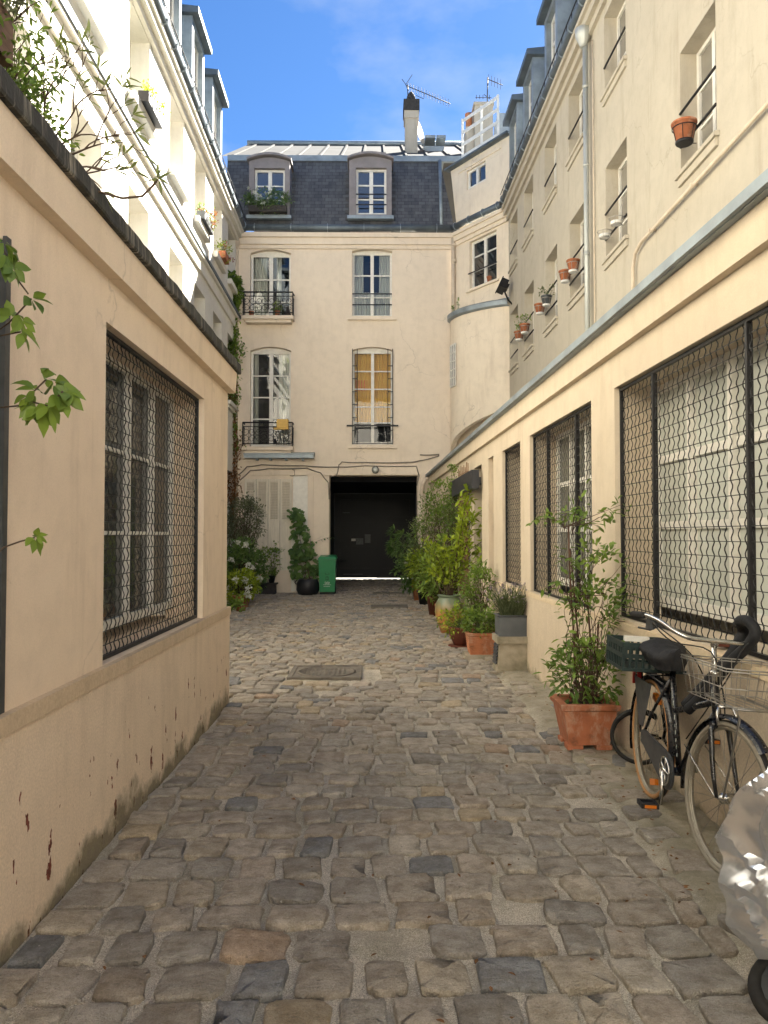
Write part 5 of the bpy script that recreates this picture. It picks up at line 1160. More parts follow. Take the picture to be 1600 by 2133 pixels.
# --- pots on the upper windows
def hang_pot(F, u, z, r, h, lab, mat='terracotta', leaves=None, out=.16, holder='steel_wire', empty=False, g='pots hung on the window rails'):
    c = F.p(u, out, z); t = thing('hanging_pot', lab, 'flower pot', tuple(c), g)
    if not empty: b = MB(); round_pot(b, tuple(c), r, h, .66); b.build('pot', M[mat], t); soil(t, (c.x, c.y), r * 1.7, r * 1.7, c.z + h - .03, True)
    b = MB(); n = Vector((0, 0, 1)); b.torus(c + n * (h * .72), r * .98, .005, n, 24, 4); b.torus(c + n * .0, r * .66, .005, n, 20, 4)
    for k in range(6): a = 2 * pi * k / 6; b.tube([c + Vector((r * .98 * cos(a), r * .98 * sin(a), h * .72)), c + Vector((r * .68 * cos(a), r * .68 * sin(a), 0))], .004, 4)
    q = F.p(u, .02, z); b.tube([F.p(u, out - r * .95, z + h * .72), F.p(u, .02, z + h * 1.1)], .005, 4); b.tube([F.p(u, out - r * .6, z), F.p(u, .02, z)], .005, 4); b.build('holder', M[holder], t)
    if empty: b = MB(); b.lathe([(r * .6, 0), (r * .8, .02), (r * .8, .045), (r * .7, .045)], tuple(c), 16); b.build('saucer', M['white_paint'], t)
    else: b = MB(); b.lathe([(r * .66, -.012), (r * .74, .0), (r * .74, .02)], tuple(c), 16); b.build('saucer', M['black_plastic'] if holder == 'iron' else M['white_paint'], t)
    if leaves:
        sb = MB(); lb = MB(); cloud(lb, sb, c + n * h, c + n * (h + .09), (r * 1.1, r * 1.1, .10), 10, 8, .06, .03, .4, .5, .003, (.2, .9)); sb.build('stem', M['stem_green'], t); lb.build('foliage', M[leaves], t)
    return t
hang_pot(RT, 7.98, 5.70, .125, .22, 'biggest terracotta pot, without a plant, in a wire holder above the conduit pipe', out=.15, holder='iron')
hang_pot(RT, 12.92, 5.86, .105, .19, 'bare terracotta pot farther from the zinc drainpipe in the plain pair', out=.14)
hang_pot(RT, 12.41, 5.86, .105, .19, 'bare terracotta pot nearer the zinc drainpipe in the plain pair', out=.14)
hang_pot(RT, 14.84, 5.87, .105, .19, 'plain terracotta pot hung beside a dark grey pot', out=.14)
hang_pot(RT, 14.29, 5.87, .10, .18, 'dark grey hanging pot with a pale tuft, beside a plain terracotta pot', 'lead', 'lf_lav', out=.14)
hang_pot(RT, 16.9, 5.88, .11, .19, 'leafy terracotta pot of the planted pair, closer to the turret', leaves='lf_mid', out=.14)
hang_pot(RT, 16.3, 5.88, .11, .19, 'leafy terracotta pot of the planted pair, farther from the turret', leaves='lf_mid', out=.14)
hang_pot(RT, 10.75, 5.77, .10, .12, 'empty white ring holder closest to the zinc drainpipe', out=.14, empty=True)
hang_pot(RT, 10.29, 5.77, .10, .12, 'empty white ring holder in front of the window, farther from the drainpipe', out=.12, empty=True)
c = DG.p(1.42, .03, 8.02); smallpot(c.x, c.y, c.z, .07, .13, 'terracotta', 'small clay pot on the sill of the turret window', g='pots on window sills')
t = thing('floodlight', 'black floodlight on a bracket beside the turret window', 'lamp', tuple(RT.p(18.5, .1, 7.25))); F = RT; b = MB(); b.T = Matrix.Translation(RT.p(18.35, .22, 7.55)) @ Matrix.Rotation(radians(25), 4, 'Y') @ Matrix.Rotation(radians(-12), 4, 'X'); b.box((-.10, -.17, -.12), (.06, .17, .12)); b.box((-.125, -.19, -.14), (-.10, .19, .14)); b.box((.06, -.10, -.07), (.11, .10, .07)); b.build('housing', M['iron'], t)
b = MB(); b.tube([F.p(18.35, .20, 7.44), F.p(18.4, .10, 7.24), F.p(18.45, .0, 7.16)], .022, 6); b.build('bracket', M['iron'], t)
def boxflowers(F, u, z, lab, fm, lm, w=.5, box='lead', out=.05, rad=(.16, .3, .17), dz=.16, nf=26):
    c = F.p(u, out, z); t = thing('window_box', lab, 'window box', tuple(c), 'window boxes of the white building'); b = MB(); b.fbox(F, u - w / 2, u + w / 2, out - .08, out + .08, z, z + .16); b.build('box', M[box], t)
    sb = MB(); lb = MB(); fb = MB(); cc = c + Vector((0, 0, dz + .06)); cloud(lb, sb, c + Vector((0, 0, .14)), cc, rad, 26, 14, .055, .03, .3, .3, .003, (.3, 1))
    if fm: cloud(fb, sb, c + Vector((0, 0, .14)), cc + Vector((.03, 0, 0)), tuple(x * 1.05 for x in rad), nf, 16, .045, .03, .22, .3, .003, (0, 1)); fb.build('flowers', M[fm], t)
    lb.build('foliage', M[lm], t); sb.build('stem', M['stem_green'], t)
boxflowers(LT, 16.0, 8.03, 'window box overflowing with dark red flowers on the white building', 'lf_red', 'lf_dark', .9, out=.10, rad=(.17, .42, .16))
boxflowers(LT, 18.0, 8.03, 'terracotta box with a bright green plant and few red blooms above the vine', 'lf_red', 'lf_laurel', .5, 'terracotta', out=.13, rad=(.2, .32, .22), nf=5)
boxflowers(LT, 11.7, 8.03, 'black window box with trailing green sprigs behind the oleander', None, 'lf_laurel', .8, 'iron', out=.14, rad=(.18, .42, .14))
# dormer box and balcony pots of the back building
c = FB.p(fx(558), .32, fz(443)); t = thing('window_box', 'dense green window box with small white flowers on the slate roof dormer', 'window box', tuple(c)); b = MB(); b.fbox(FB, fx(520), fx(598), .24, .42, fz(447), fz(434)); b.build('box', M['soot'], t)
sb = MB(); lb = MB(); fb = MB(); cloud(lb, sb, c + Vector((0, 0, .1)), c + Vector((0, 0, .30)), (.62, .16, .30), 100, 18, .07, .035, .22, .1, .003, (.05, .8)); None
sb.build('stem', M['stem_green'], t); lb.build('foliage', M['lf_dark'], t)
for k in range(14):
    fb = MB(); q = c + Vector((R.uniform(-.5, .45), -.17, R.uniform(.05, .55)))
    for j in range(12): leaf(fb, q + rv(.009), rv(1) + Vector((0, -.5, .4)), .05, .034)
    fb.build('flower_head', M['lf_white'], t)
smallpot(fx(578), YB - .17, fz(655) - .05, .075, .13, 'terracotta', 'small pot with a green sprig on the upper iron balcony', 'lf_mid', rad=(.13, .1, .13), cz=.26, n=14, g='things on the balconies')
smallpot(fx(524), YB - .17, fz(655) - .05, .07, .12, 'terracotta', 'bare little clay pot at the end of the upper iron balcony', g='things on the balconies')
b = MB(); b.lathe([(.0, .0), (.10, .0), (.06, .12), (.03, .26), (.005, .3)], (fx(600), YB - .17, fz(657) - .045), 12); tag(b.build('ornament', M['soot']), 'dark cone ornament on the upper iron balcony', 'ornament')
b = MB(); X0_, X1_ = fx(580), fx(603); b.box((X0_, YB - .40, fz(894)), (X1_, YB - .24, fz(877))); b.box((X0_ - .08, YB - .38, fz(898)), (X1_, YB - .26, fz(894) - .002)); tag(b.build('box', M['yellow_box']), 'yellow box on the rail of the lower iron balcony', 'box')
b = MB()
for k in range(9): b.tube([(fx(578 + k * 3.4), YB - .2, fz(928)), (fx(576 + k * 3.4 + R.uniform(-3, 3)), YB - .22, fz(905 + R.uniform(-6, 6)))], .012, 4)
tag(b.build('bundle', M['soot']), 'dark tools and sticks standing on the lower iron balcony', 'tools')
for px, hh in ((973, .20), (990, .34)):
    c = DG.p(.3 if px < 980 else .58, .30 if px < 980 else .36, 7.42); t = thing('weed', 'short self sown weed on the turret ledge' if px < 980 else 'taller self sown weed on the turret ledge', 'plant', tuple(c)); sb = MB(); lb = MB(); sb.tube(curve(c, c + Vector((0, 0, hh)), 0, .04, 5), .006, 4)
    for j in range(26): leaf(lb, c + Vector((0, 0, hh * R.uniform(.1, 1))), rv(.8) + Vector((0, 0, .4)), .07, .025)
    sb.build('stem', M['stem_green'], t); lb.build('foliage', M['lf_mid'], t)

# --- roof garden of the left low building: oleander, boxes
def twig(sb, lb, p, d, L, r, depth, leafL, n=5):
    p = Vector(p); d = Vector(d).normalized(); e = p + d * L; cv = curve(p, e, .04, .05, 5); sb.tube(cv, [r * (1 - .08 * j) for j in range(6)], 5, cap=False)
    if depth == 0:
        for j in range(R.randint(2, n + 2)):
            a = R.uniform(0, 2 * pi); o = d.orthogonal().normalized(); o = Matrix.Rotation(a, 3, d) @ o
            leaf(lb, cv[R.choice((4, 5, 5, 5))], d * R.uniform(.4, 1.2) + o * R.uniform(.4, 1.0) + rv(.1), leafL * R.uniform(.6, 1.15), leafL * .17, None, droop=.1, fold=.25)
        return
    for j in range(R.choice((2, 2, 3))): twig(sb, lb, cv[R.choice((3, 4, 5))], d * 1.0 + rv(.45) + Vector((.1, 0, .06)), L * R.uniform(.55, .9), r * .68, depth - 1, leafL, n)
t = thing('oleander', 'sprawling half bare oleander hanging out over the mossy coping', 'shrub', (-1.6, 5.2, 3.17)); sb = MB(); lb = MB()
for p, d, L, dp in (((-1.45, 3.35, 3.22), (.60, -.05, .50), .24, 2), ((-1.45, 3.4, 3.22), (.66, .05, .28), .25, 2), ((-1.45, 3.3, 3.22), (.5, 0, .7), .24, 2), ((-1.45, 3.45, 3.20), (.75, .1, .08), .20, 1), ((-1.45, 3.2, 3.22), (.30, .0, .85), .22, 2), ((-1.47, 3.05, 3.22), (.2, 0, .95), .24, 2), ((-1.47, 2.9, 3.22), (.12, 0, 1), .24, 2), ((-1.45, 3.5, 3.2), (.6, .1, .15), .17, 1)):
    twig(sb, lb, p, d, L, .0055, dp, .085, 3)
cv = [Vector(q) for q in ((-1.42, 3.5, 3.2), (-1.28, 3.5, 3.13), (-1.17, 3.5, 3.10), (-1.08, 3.5, 3.11), (-1.03, 3.5, 3.16), (-1.01, 3.5, 3.19))]; sb.tube(cv, .006, 5)
for j in range(8): leaf(lb, cv[-1] + rv(.01), (R.uniform(-.3, .9), R.uniform(-.5, .5), R.uniform(-.9, .9)), .08, .016)
sb.build('stem', M['stem'], t); lb.build('foliage', M['lf_oleander'], t)
t = thing('roof_plants', 'low green bushy plants crowding the roof edge behind the mossy coping', 'shrub', (-1.6, 4.2, 3.17)); sb = MB(); lb = MB()
for y in (2.5, 2.7, 2.9, 3.1, 3.3): cloud(lb, sb, (-1.48, y, 3.17), (-1.44, y, 3.27 + R.uniform(-.03, .04)), (.11, .15, .12), 16, 16, .036, .017, .3, .4, .003, (.1, .9))
for y in (2.7, 2.9, 3.1): cloud(lb, sb, (-1.5, y, 3.2), (-1.40, y, 3.55), (.10, .14, .26), 14, 14, .045, .014, .26, .5, .003, (0, .8))
sb.build('stem', M['stem'], t); lb.build('foliage', M['lf_mid'], t)
t = thing('planter', 'brown wooden planter with a grey green shrub raised above the mossy coping', 'planter', (-1.6, 3.2, 3.17)); b = MB(); b.box((-1.75, 2.55, 3.28), (-1.345, 2.80, 3.46)); b.build('box', M['planter_wood'], t); b = MB(); b.box((-1.72, 2.6, 3.17), (-1.38, 2.78, 3.277)); b.build('stand', M['black_plastic'], t)
sb = MB(); lb = MB(); cloud(lb, sb, (-1.5, 2.7, 3.46), (-1.42, 2.7, 3.58), (.16, .14, .14), 40, 16, .045, .016, .3, .3, .003, (0, .6)); sb.build('stem', M['stem'], t); lb.build('foliage', M['lf_olive'], t)

# --- creeper coming out of the near left grille
t = thing('creeper', 'Virginia creeper sprays hanging in front of the tan wall', 'climber', (-1.36, 2.6, 0)); sb = MB(); lb = MB()
def bent_leaf(b, p, d, L, Wd, r, up, droop):
    d = Vector(d).normalized(); sd = d.cross(Vector(up)); sd = sd.normalized() if sd.length > 1e-4 else d.orthogonal().normalized(); b.r = r
    prof = ((0, .06), (.14, .46), (.30, .86), (.46, 1.0), (.62, .88), (.80, .50), (1.0, .02)); p = Vector(p); pr = None; ang = 0; q = p.copy(); last = 0; tw = R.uniform(-.4, .4)
    for f, w in prof:
        dd = (d + Vector((0, 0, -droop * f * 1.6))).normalized(); q = q + dd * (L * (f - last)); last = f; s2 = (sd + dd.cross(sd) * (tw * f)).normalized(); nn = s2.cross(dd); jag = 1 + R.uniform(-.07, .07)
        cur = (b._v(q + s2 * (Wd * .5 * w * jag) + nn * (.10 * Wd * w)), b._v(q), b._v(q - s2 * (Wd * .5 * w * jag) + nn * (.10 * Wd * w)))
        if pr: b.face([pr[0], cur[0], cur[1], pr[1]], True); b.face([pr[1], cur[1], cur[2], pr[2]], True)
        pr = cur
def palm(c, hd, L, tone, n=5):
    hd = Vector(hd).normalized(); ax = Vector((.75, -.55, .35)).normalized()
    for j in range(n): an = (j - (n - 1) / 2) * .80; d = Matrix.Rotation(an, 3, ax) @ hd; bent_leaf(lb, c + d * (.08 * L), d + rv(.2), L * (1 - .14 * abs(j - (n - 1) / 2)) * R.uniform(.7, 1.1), L * R.uniform(.36, .5), min(1, max(0, tone + R.gauss(0, .15))), ax + rv(.45), R.uniform(.2, .9))
def P_(px, py, Y): return Vector(((px - 785) / 1600 * Y, Y, 1.55 + (1115 - py) / 1600 * Y))
sprays = [([(-10, 850, 2.62), (40, 845, 2.58), (70, 815, 2.55), (95, 790, 2.52)], [((92, 790), (.4, 0, .5), .075, .5), ((75, 812), (-.5, 0, .3), .085, .45), ((60, 825), (-.2, 0, -.9), .095, .75), ((110, 800), (.7, 0, -.45), .105, .35), ((85, 850), (.1, 0, -1), .105, .85), ((125, 825), (.45, 0, -.8), .10, .7), ((100, 845), (.2, 0, -1), .085, .9), ((70, 845), (-.3, 0, -.7), .08, .8)]),
          ([(70, 838, 2.56), (100, 845, 2.54), (130, 815, 2.52)], [((130, 815), (.8, 0, -.2), .09, .6)]),
          ([(-10, 690, 2.6), (15, 672, 2.58), (40, 645, 2.56), (62, 620, 2.55)], [((62, 620), (.7, 0, -.55), .09, .25), ((40, 665), (.3, 0, -.9), .09, .7), ((20, 660), (-.2, 0, .8), .08, .5)]),
          ([(-10, 700, 2.6), (40, 690, 2.56)], [((45, 690), (.4, 0, -.9), .085, .8)]),
          ([(-10, 500, 2.65), (10, 530, 2.62), (25, 570, 2.6), (55, 610, 2.57)], [((8, 525), (.2, 0, -.9), .10, .15), ((22, 555), (.5, 0, -.9), .09, .3), ((5, 500), (.1, 0, -1), .10, .2)]),
          ([(-10, 1165, 2.62), (12, 1140, 2.6), (45, 1128, 2.57), (75, 1120, 2.55)], [((77, 1120), (.3, 0, -.9), .075, .85), ((77, 1120), (.5, 0, .6), .05, .9)])]
for pts, heads in sprays:
    sb.tube([P_(*q) for q in pts], .003, 5)
    for (px, py), hd, L, tn in heads: palm(P_(px, py, 2.55), hd, L * .95, tn)
for k in range(10): sb.tube(curve((-1.40, 2.35 + k * .03, .95), (-1.41, 2.5 + k * .02, 2.5), 0, .03, 8), .006, 4)
for k in range(60): leaf(lb, (-1.38 + R.uniform(-.01, .04), R.uniform(1.9, 2.66), R.uniform(1.0, 2.6)), (R.uniform(0, .6), R.gauss(0, .5), -.6), .08, .045, R.uniform(0, .6))
sb.build('stem', M['stem'], t); lb.build('foliage', M['lf_creeper'], t)

# --- fallen leaves and bits along the gutter and between the setts
b = MB()
for k in range(420):
    y = 2.2 + 14 * R.random() ** 1.3
    x = (1.25 + R.random() * .5 if R.random() < .6 else R.uniform(-1.2, 1.3)); x = min(x, wallx(y) - .12)
    a = R.uniform(0, 2 * pi); leaf(b, (x, y, ground_z(x, y) + .034 + (.01 if x > edge_r(y) else 0)), (cos(a), sin(a), R.uniform(-.1, .2)), R.uniform(.012, .04), R.uniform(.008, .02), R.random(), up=(R.gauss(0, .2), R.gauss(0, .2), 1), droop=.05)
tag(b.build('fallen_leaves', M['lf_rust']), 'scattered small brown fallen leaves along the gutter of the paving', 'leaves', kind='stuff')
# ================================================================== iron covers and slots in the paving
cx, cy = (MAN[0] + MAN[1]) / 2, (MAN[2] + MAN[3]) / 2; hw, hh = (MAN[1] - MAN[0]) / 2, (MAN[3] - MAN[2]) / 2
M['cast'] = simple('cast_iron', (.20, .175, .14), .7, .2, .4, 9, .3)
t = thing('manhole_cover', 'large square iron cover with a round lid in the cobbles', 'manhole cover', (cx, cy, -.014))
b = MB()
for x0_, x1_, y0_, y1_ in ((-hw, hw, -hh, -hh + .05), (-hw, hw, hh - .05, hh), (-hw, -hw + .05, -hh + .05, hh - .05), (hw - .05, hw, -hh + .05, hh - .05)): b.box((cx + x0_, cy + y0_, -.02), (cx + x1_, cy + y1_, .034))
b.box((cx - hw + .05, cy - hh + .05, -.02), (cx + hw - .05, cy + hh - .05, .026)); b.T = None; b.v = [(x, y, z - .014) for x, y, z in b.v]; b.build('frame', M['cast'], t)
b = MB(); b.lathe([(.335, .026), (.335, .034), (.30, .036), (.30, .030), (.02, .031)], (cx, cy, 0), 40)
for i in range(-5, 6):
    for j in range(-5, 6):
        if i * i + j * j < 26: b.box((cx + i * .052 - .012, cy + j * .052 - .012, .029), (cx + i * .052 + .012, cy + j * .052 + .012, .034))
b.v = [(x, y, z - .014) for x, y, z in b.v]; b.build('lid', M['cast'], t)
for (x0_, x1_, y0_, y1_, lab) in ((-.13, .66, 16.2, 16.75, 'dark iron channel cover across the paving, the nearer of the two before the gate'), (-.10, .72, 20.0, 20.3, 'dark iron channel cover at the sill of the gateway')):
    b = MB(); b.box((x0_, y0_, -.02), (x1_, y1_, .046)); tag(b.build('drain_cover', M['cast']), lab, 'drain cover', 'channel covers before the gate')

# ================================================================== bicycle  (local: x forward, y left, z up)
bike = thing('bicycle', 'black city bicycle with a wire front basket and tan rear tyre, leaning on the wall', 'bicycle', (1.60, 4.53, .018))
bike.rotation_euler = (radians(-3.0), 0, radians(-92.2))
RW = .345; HX = 1.04
axp = Vector((.87, 0, .75)); axd = Vector((-.30, 0, .95)).normalized()
ST = Matrix.Translation(axp) @ Matrix.Rotation(radians(10), 4, axd) @ Matrix.Translation(-axp)
def bm_(T=None): q = MB(); q.T = T; return q
def wheel(cx, T, tyre, nm, refl):
    c = Vector((cx, 0, RW)); b = bm_(T); b.torus(c + Vector((0, .008, 0)), RW - .035, .008, (0, 1, 0), 48, 6); b.torus(c - Vector((0, .008, 0)), RW - .035, .008, (0, 1, 0), 48, 6); b.torus(c, RW - .038, .009, (0, 1, 0), 48, 6)
    w = b.build('wheel', M['rim'], bike, True)
    b = bm_(T); b.torus(c, RW - .017, .0165, (0, 1, 0), 56, 10); ty = b.build('tyre', M['rubber'], w, True)
    b = bm_(T)
    for s in (-1, 1): b.torus(c + Vector((0, s * .0105, 0)), RW - .020, .0125, (0, 1, 0), 56, 8)
    b.build('sidewall', M[tyre], w, True)
    b = bm_(T); b.tube([c + Vector((0, -.05, 0)), c + Vector((0, -.035, 0)), c + Vector((0, -.03, 0)), c + Vector((0, .03, 0)), c + Vector((0, .035, 0)), c + Vector((0, .05, 0))], [.008, .012, .024, .024, .012, .008], 10); b.build('hub', M['chrome'], w, True)
    b = bm_(T)
    for k in range(28):
        a = 2 * pi * k / 28; s = 1 if k % 2 else -1; a2 = a + (.75 if (k // 2) % 2 else -.75)
        b.tube([c + Vector((.022 * cos(a2), s * .028, .022 * sin(a2))), c + Vector(((RW - .042) * cos(a), s * .004, (RW - .042) * sin(a)))], .0014, 3, cap=False)
    b.build('spokes', M['steel_wire'], w, True)
    if refl:
        for a in refl:
            b = bm_(T); p = c + Vector((cos(a), 0, sin(a))) * (RW - .10); q = Vector((-sin(a), 0, cos(a))); r_ = Vector((cos(a), 0, sin(a))); b.hexa([p - q * .04 - r_ * .017 + Vector((0, y_, 0)) if 0 else p + q * sq + r_ * sr + Vector((0, y_, 0)) for y_ in (-.013, .013) for sq, sr in ((-.045, -.017), (.045, -.017), (.045, .017), (-.045, .017))])
            b.build('reflector', M['amber'], w, True)
    return w
wheel(0, None, 'tyre_tan', 'rear', (1.35, -1.3)); wheel(HX, ST, 'tyre_grey', 'front', ())
def fender(cx, T, a0, a1, R0, wd=.030):
    b = bm_(T); n = 30; pr = None
    for k in range(n + 1):
        a = radians(a0 + (a1 - a0) * k / n); cur = []
        for j in range(7): q = (j - 3) / 3; rr = R0 - .018 * q * q; cur.append((cx + rr * cos(a), wd * q, RW + rr * sin(a)))
        if pr:
            for j in range(6): b.face([b._v(x) for x in (pr[j], pr[j + 1], cur[j + 1], cur[j])], True)
        pr = cur
    return b.build('mudguard', M['bike_paint'], bike, True)
fender(HX, ST, 48, 192, RW + .026); fender(0, None, 0, 205, RW + .03)
b = bm_()
BB = (.45, 0, .285)
b.tube([BB, (.28, 0, .80)], .0165, 10); b.tube([BB, (.895, 0, .69)], .020, 10); b.tube([(.345, 0, .58), (.88, 0, .745)], .016, 10); b.tube([(.91, 0, .655), (.858, 0, .82)], .021, 10)
for s in (-1, 1): b.tube([(.29, s * .012, .74), (.14, s * .05, .53), (0, s * .062, RW)], .009, 8); b.tube([(.45, s * .03, .285), (0, s * .062, RW)], .010, 8)
b.tube([(.45, -.04, .285), (.45, .04, .285)], .022, 10); b.build('frame', M['bike_paint'], bike, True)
b = bm_()
for k in range(9): z = .36 + k * .036; x = .45 - .17 * (z - .285) / .515; b.box((x + .012, -.0135, z), (x + .0155, -.0115, z + .018 + .006 * (k % 2)))
b.build('decal', M['letter'], bike, True)
b = bm_(ST)
for s in (-1, 1): b.tube([(.925, s * .02, .66), (.935, s * .045, .62), (.975, s * .052, .50), (1.005, s * .055, .42), (HX, s * .055, RW)], [.014, .014, .012, .010, .008], 8)
b.tube([(.925, -.045, .645), (.925, .045, .645)], .016, 8); b.build('fork', M['bike_paint'], bike, True)
b = bm_(ST)
b.tube([(.858, 0, .82), (.835, 0, .93), (.82, 0, 1.01)], .0125, 10); b.tube([(.852, 0, .86), (.848, 0, .885)], .022, 10); b.tube([(.82, 0, 1.0), (.845, 0, 1.03)], .017, 10); b.build('stem', M['chrome'], bike, True)
hb = [(.55, .285, 1.095), (.66, .28, 1.105), (.76, .255, 1.09), (.82, .21, 1.055), (.85, .14, 1.03), (.852, .06, 1.028), (.852, 0, 1.028)]
hb = hb + [(x, -y, z) for x, y, z in hb[-2::-1]]
def smooth(P):
    P = [Vector(p) for p in P]; o = []
    for i in range(len(P) - 1):
        p0, p1, p2, p3 = P[max(i - 1, 0)], P[i], P[i + 1], P[min(i + 2, len(P) - 1)]
        for k in range(4): t_ = k / 4; o.append(.5 * ((2 * p1) + (-p0 + p2) * t_ + (2 * p0 - 5 * p1 + 4 * p2 - p3) * t_ ** 2 + (-p0 + 3 * p1 - 3 * p2 + p3) * t_ ** 3))
    o.append(P[-1]); return o
b = bm_(ST); b.tube(smooth(hb), .0115, 10); hbar = b.build('handlebar', M['chrome'], bike, True)
for s in (-1, 1):
    b = bm_(ST); b.tube([(.535 + .0155 * k, s * .2855, 1.094 + .0012 * k) for k in range(9)], [.017, .019, .0175, .019, .0175, .019, .0175, .018, .016], 10); b.build('grip', M['rubber'], hbar, True)
    b = bm_(ST); b.tube([(.70, s * .27, 1.085), (.72, s * .24, 1.06), (.66, s * .25, 1.035), (.58, s * .27, 1.035)], .006, 6); b.box((.66, s * .262 - .012, 1.04), (.70, s * .262 + .012, 1.095)); b.build('brake_lever', M['black_plastic'] if s > 0 else M['iron_grey'], hbar, True)
b = bm_(ST); b.lathe([(.004, 0), (.03, .002), (.036, .015), (.028, .03), (.01, .038)], (.74, .235, 1.10), 18); b.build('bell', M['chrome'], hbar, True)
b = bm_(ST)
for pts in ([(.70, -.26, 1.07), (.80, -.20, 1.0), (.90, -.06, .98), (.93, 0, .80), (.945, .01, .70)], [(.70, .26, 1.07), (.82, .20, 1.05), (.92, .08, 1.0), (.90, .03, .85), (.62, .02, .50)], [(.72, -.24, 1.06), (.86, -.14, .96), (.84, -.03, .82), (.86, -.02, .74)]): b.tube(smooth(pts), .0035, 5)
b.build('brake_cable', M['rubber'], bike, True)
b = bm_(ST); b.tube([(.965, -.035, .735), (.975, -.048, .70), (.985, -.045, .665)], .008, 6); b.tube([(.965, .035, .735), (.975, .048, .70), (.985, .045, .665)], .008, 6); b.tube([(.96, -.035, .738), (.96, .035, .738)], .008, 6); b.build('brake_caliper', M['chrome'], bike, True)
b = bm_(ST); b.tube([(HX, -.06, RW), (.86, -.062, .44), (.735, -.055, .50)], .0028, 5); b.tube([(HX, .06, RW), (.735, .055, .50)], .0028, 5); b.build('mudguard_stay', M['chrome'], bike, True)
b = bm_(ST); x0_, x1_, yy, z0_, z1_ = .915, 1.24, .185, .79, .955   # wire basket
def rect(x0, x1, y, z): return [(x0, -y, z), (x1, -y, z), (x1, y, z), (x0, y, z)]
for z, e in ((z1_, .02), (z1_ - .012, .02), (z0_, -.01), (z0_ + .08, .008)): b.tube(rect(x0_ - e, x1_ + e, yy + e, z), .0032 if z > z0_ + .1 else .0024, 5, closed=True)
for k in range(9):
    f = k / 8
    for yv in (-1, 1): b.tube([(x0_ - .02 + (x1_ - x0_ + .04) * f, yv * (yy + .02), z1_), (x0_ + .01 + (x1_ - x0_ - .02) * f, yv * (yy - .01), z0_)], .0018, 3)
    for xv, e in ((x0_, -1), (x1_, 1)): b.tube([(xv + e * .02, -yy - .02 + 2 * (yy + .02) * f, z1_), (xv - e * .01, -yy + .01 + 2 * (yy - .01) * f, z0_)], .0018, 3)
    b.tube([(x0_ + .01, -yy + .01 + 2 * (yy - .01) * f, z0_), (x1_ - .01, -yy + .01 + 2 * (yy - .01) * f, z0_)], .0018, 3)
b.build('basket', M['steel_wire'], bike, True)
b = bm_(ST)
for s in (-1, 1): b.tube([(.93, s * .09, .785), (1.20, s * .10, .775), (1.225, s * .10, .74), (HX + .06, s * .062, RW + .02)], .005, 6)
b.tube([(1.20, -.10, .776), (1.20, .10, .776)], .005, 6); b.build('front_rack', M['steel_wire'], bike, True)
b = bm_()                                                   # saddle under a black rain cover
n, m = 20, 14; G = []
for i in range(n + 1):
    f = i / n; xx = .06 + .31 * f; half = .118 * (1 - f) ** .5 * (.35 + .65 * min(1, (f + .02) * 9)) + .024; zt_ = .925 + .015 * cos(f * 5) - .01 * f; row = []
    for j in range(m + 1):
        a = pi * (j / m) * 1.3 - .15 * pi; rr = 1 + .08 * mnoise.noise(Vector((i * .5, j * .6, 2)))
        row.append(b._v((xx + .006 * mnoise.noise(Vector((i * .7, j, 9))), -half * cos(a) * rr * (1 if sin(a) > 0 else .8), zt_ - .07 + (.07 * sin(a) * rr if sin(a) > 0 else .11 * sin(a)) + .006 * mnoise.noise(Vector((i, j, 1))))))
    G.append(row)
for i in range(n):
    for j in range(m): b.face([G[i][j], G[i + 1][j], G[i + 1][j + 1], G[i][j + 1]], True)
b.face(G[0]); b.face(G[-1]); b.build('saddle', M['black_cloth'], bike, True)
b = bm_(); b.tube([(.28, 0, .79), (.262, 0, .86)], .012, 8); b.build('seat_post', M['chrome'], bike, True)
b = bm_()
for s in (-1, 1):
    b.tube([(.24, s * .03, .70), (.10, s * .06, .725), (-.30, s * .06, .725)], .006, 6); b.tube([(-.18, s * .06, .725), (0, s * .07, RW + .03)], .005, 6); b.tube([(-.05, s * .06, .725), (0, s * .07, RW + .03)], .005, 6)
for k in range(5): b.tube([(.08 - k * .09, -.06, .725), (.08 - k * .09, .06, .725)], .005, 6)
b.build('rear_rack', M['bike_paint'], bike, True)
b = bm_(); b.box((-.345, -.03, .60), (-.325, .03, .70)); b.build('tail_lamp', M['red'], bike, True)
b = bm_()
for s in (-1, 1): b.prism([(-.16, s * .07, .68), (.16, s * .07, .68), (.06, s * .075, .42), (-.02, s * .075, .42)], (0, s * .003, 0))
b.build('coat_guard', M['iron_grey'], bike, True)
b = bm_(); pts = []
for k in range(13): a = radians(-90 + k * 15); pts.append((.45 + .095 * cos(a), -.058, .285 + .095 * sin(a)))
pts += [(.42, -.058, .385), (.05, -.058, .405), (0, -.058, .385), (.0, -.058, .325), (.05, -.058, .315), (.40, -.058, .20)]
b.prism(pts, (0, -.012, 0)); b.build('chain_guard', M['iron_grey'], bike, True)
b = bm_(); b.torus((.45, -.078, .285), .07, .006, (0, 1, 0), 28, 6); b.tube([(.45, -.06, .285), (.45, -.09, .285)], .018, 10)
for k in range(5): a = 2 * pi * k / 5; b.tube([(.45, -.078, .285), (.45 + .07 * cos(a), -.078, .285 + .07 * sin(a))], .006, 5)
b.build('chainwheel', M['chrome'], bike, True)
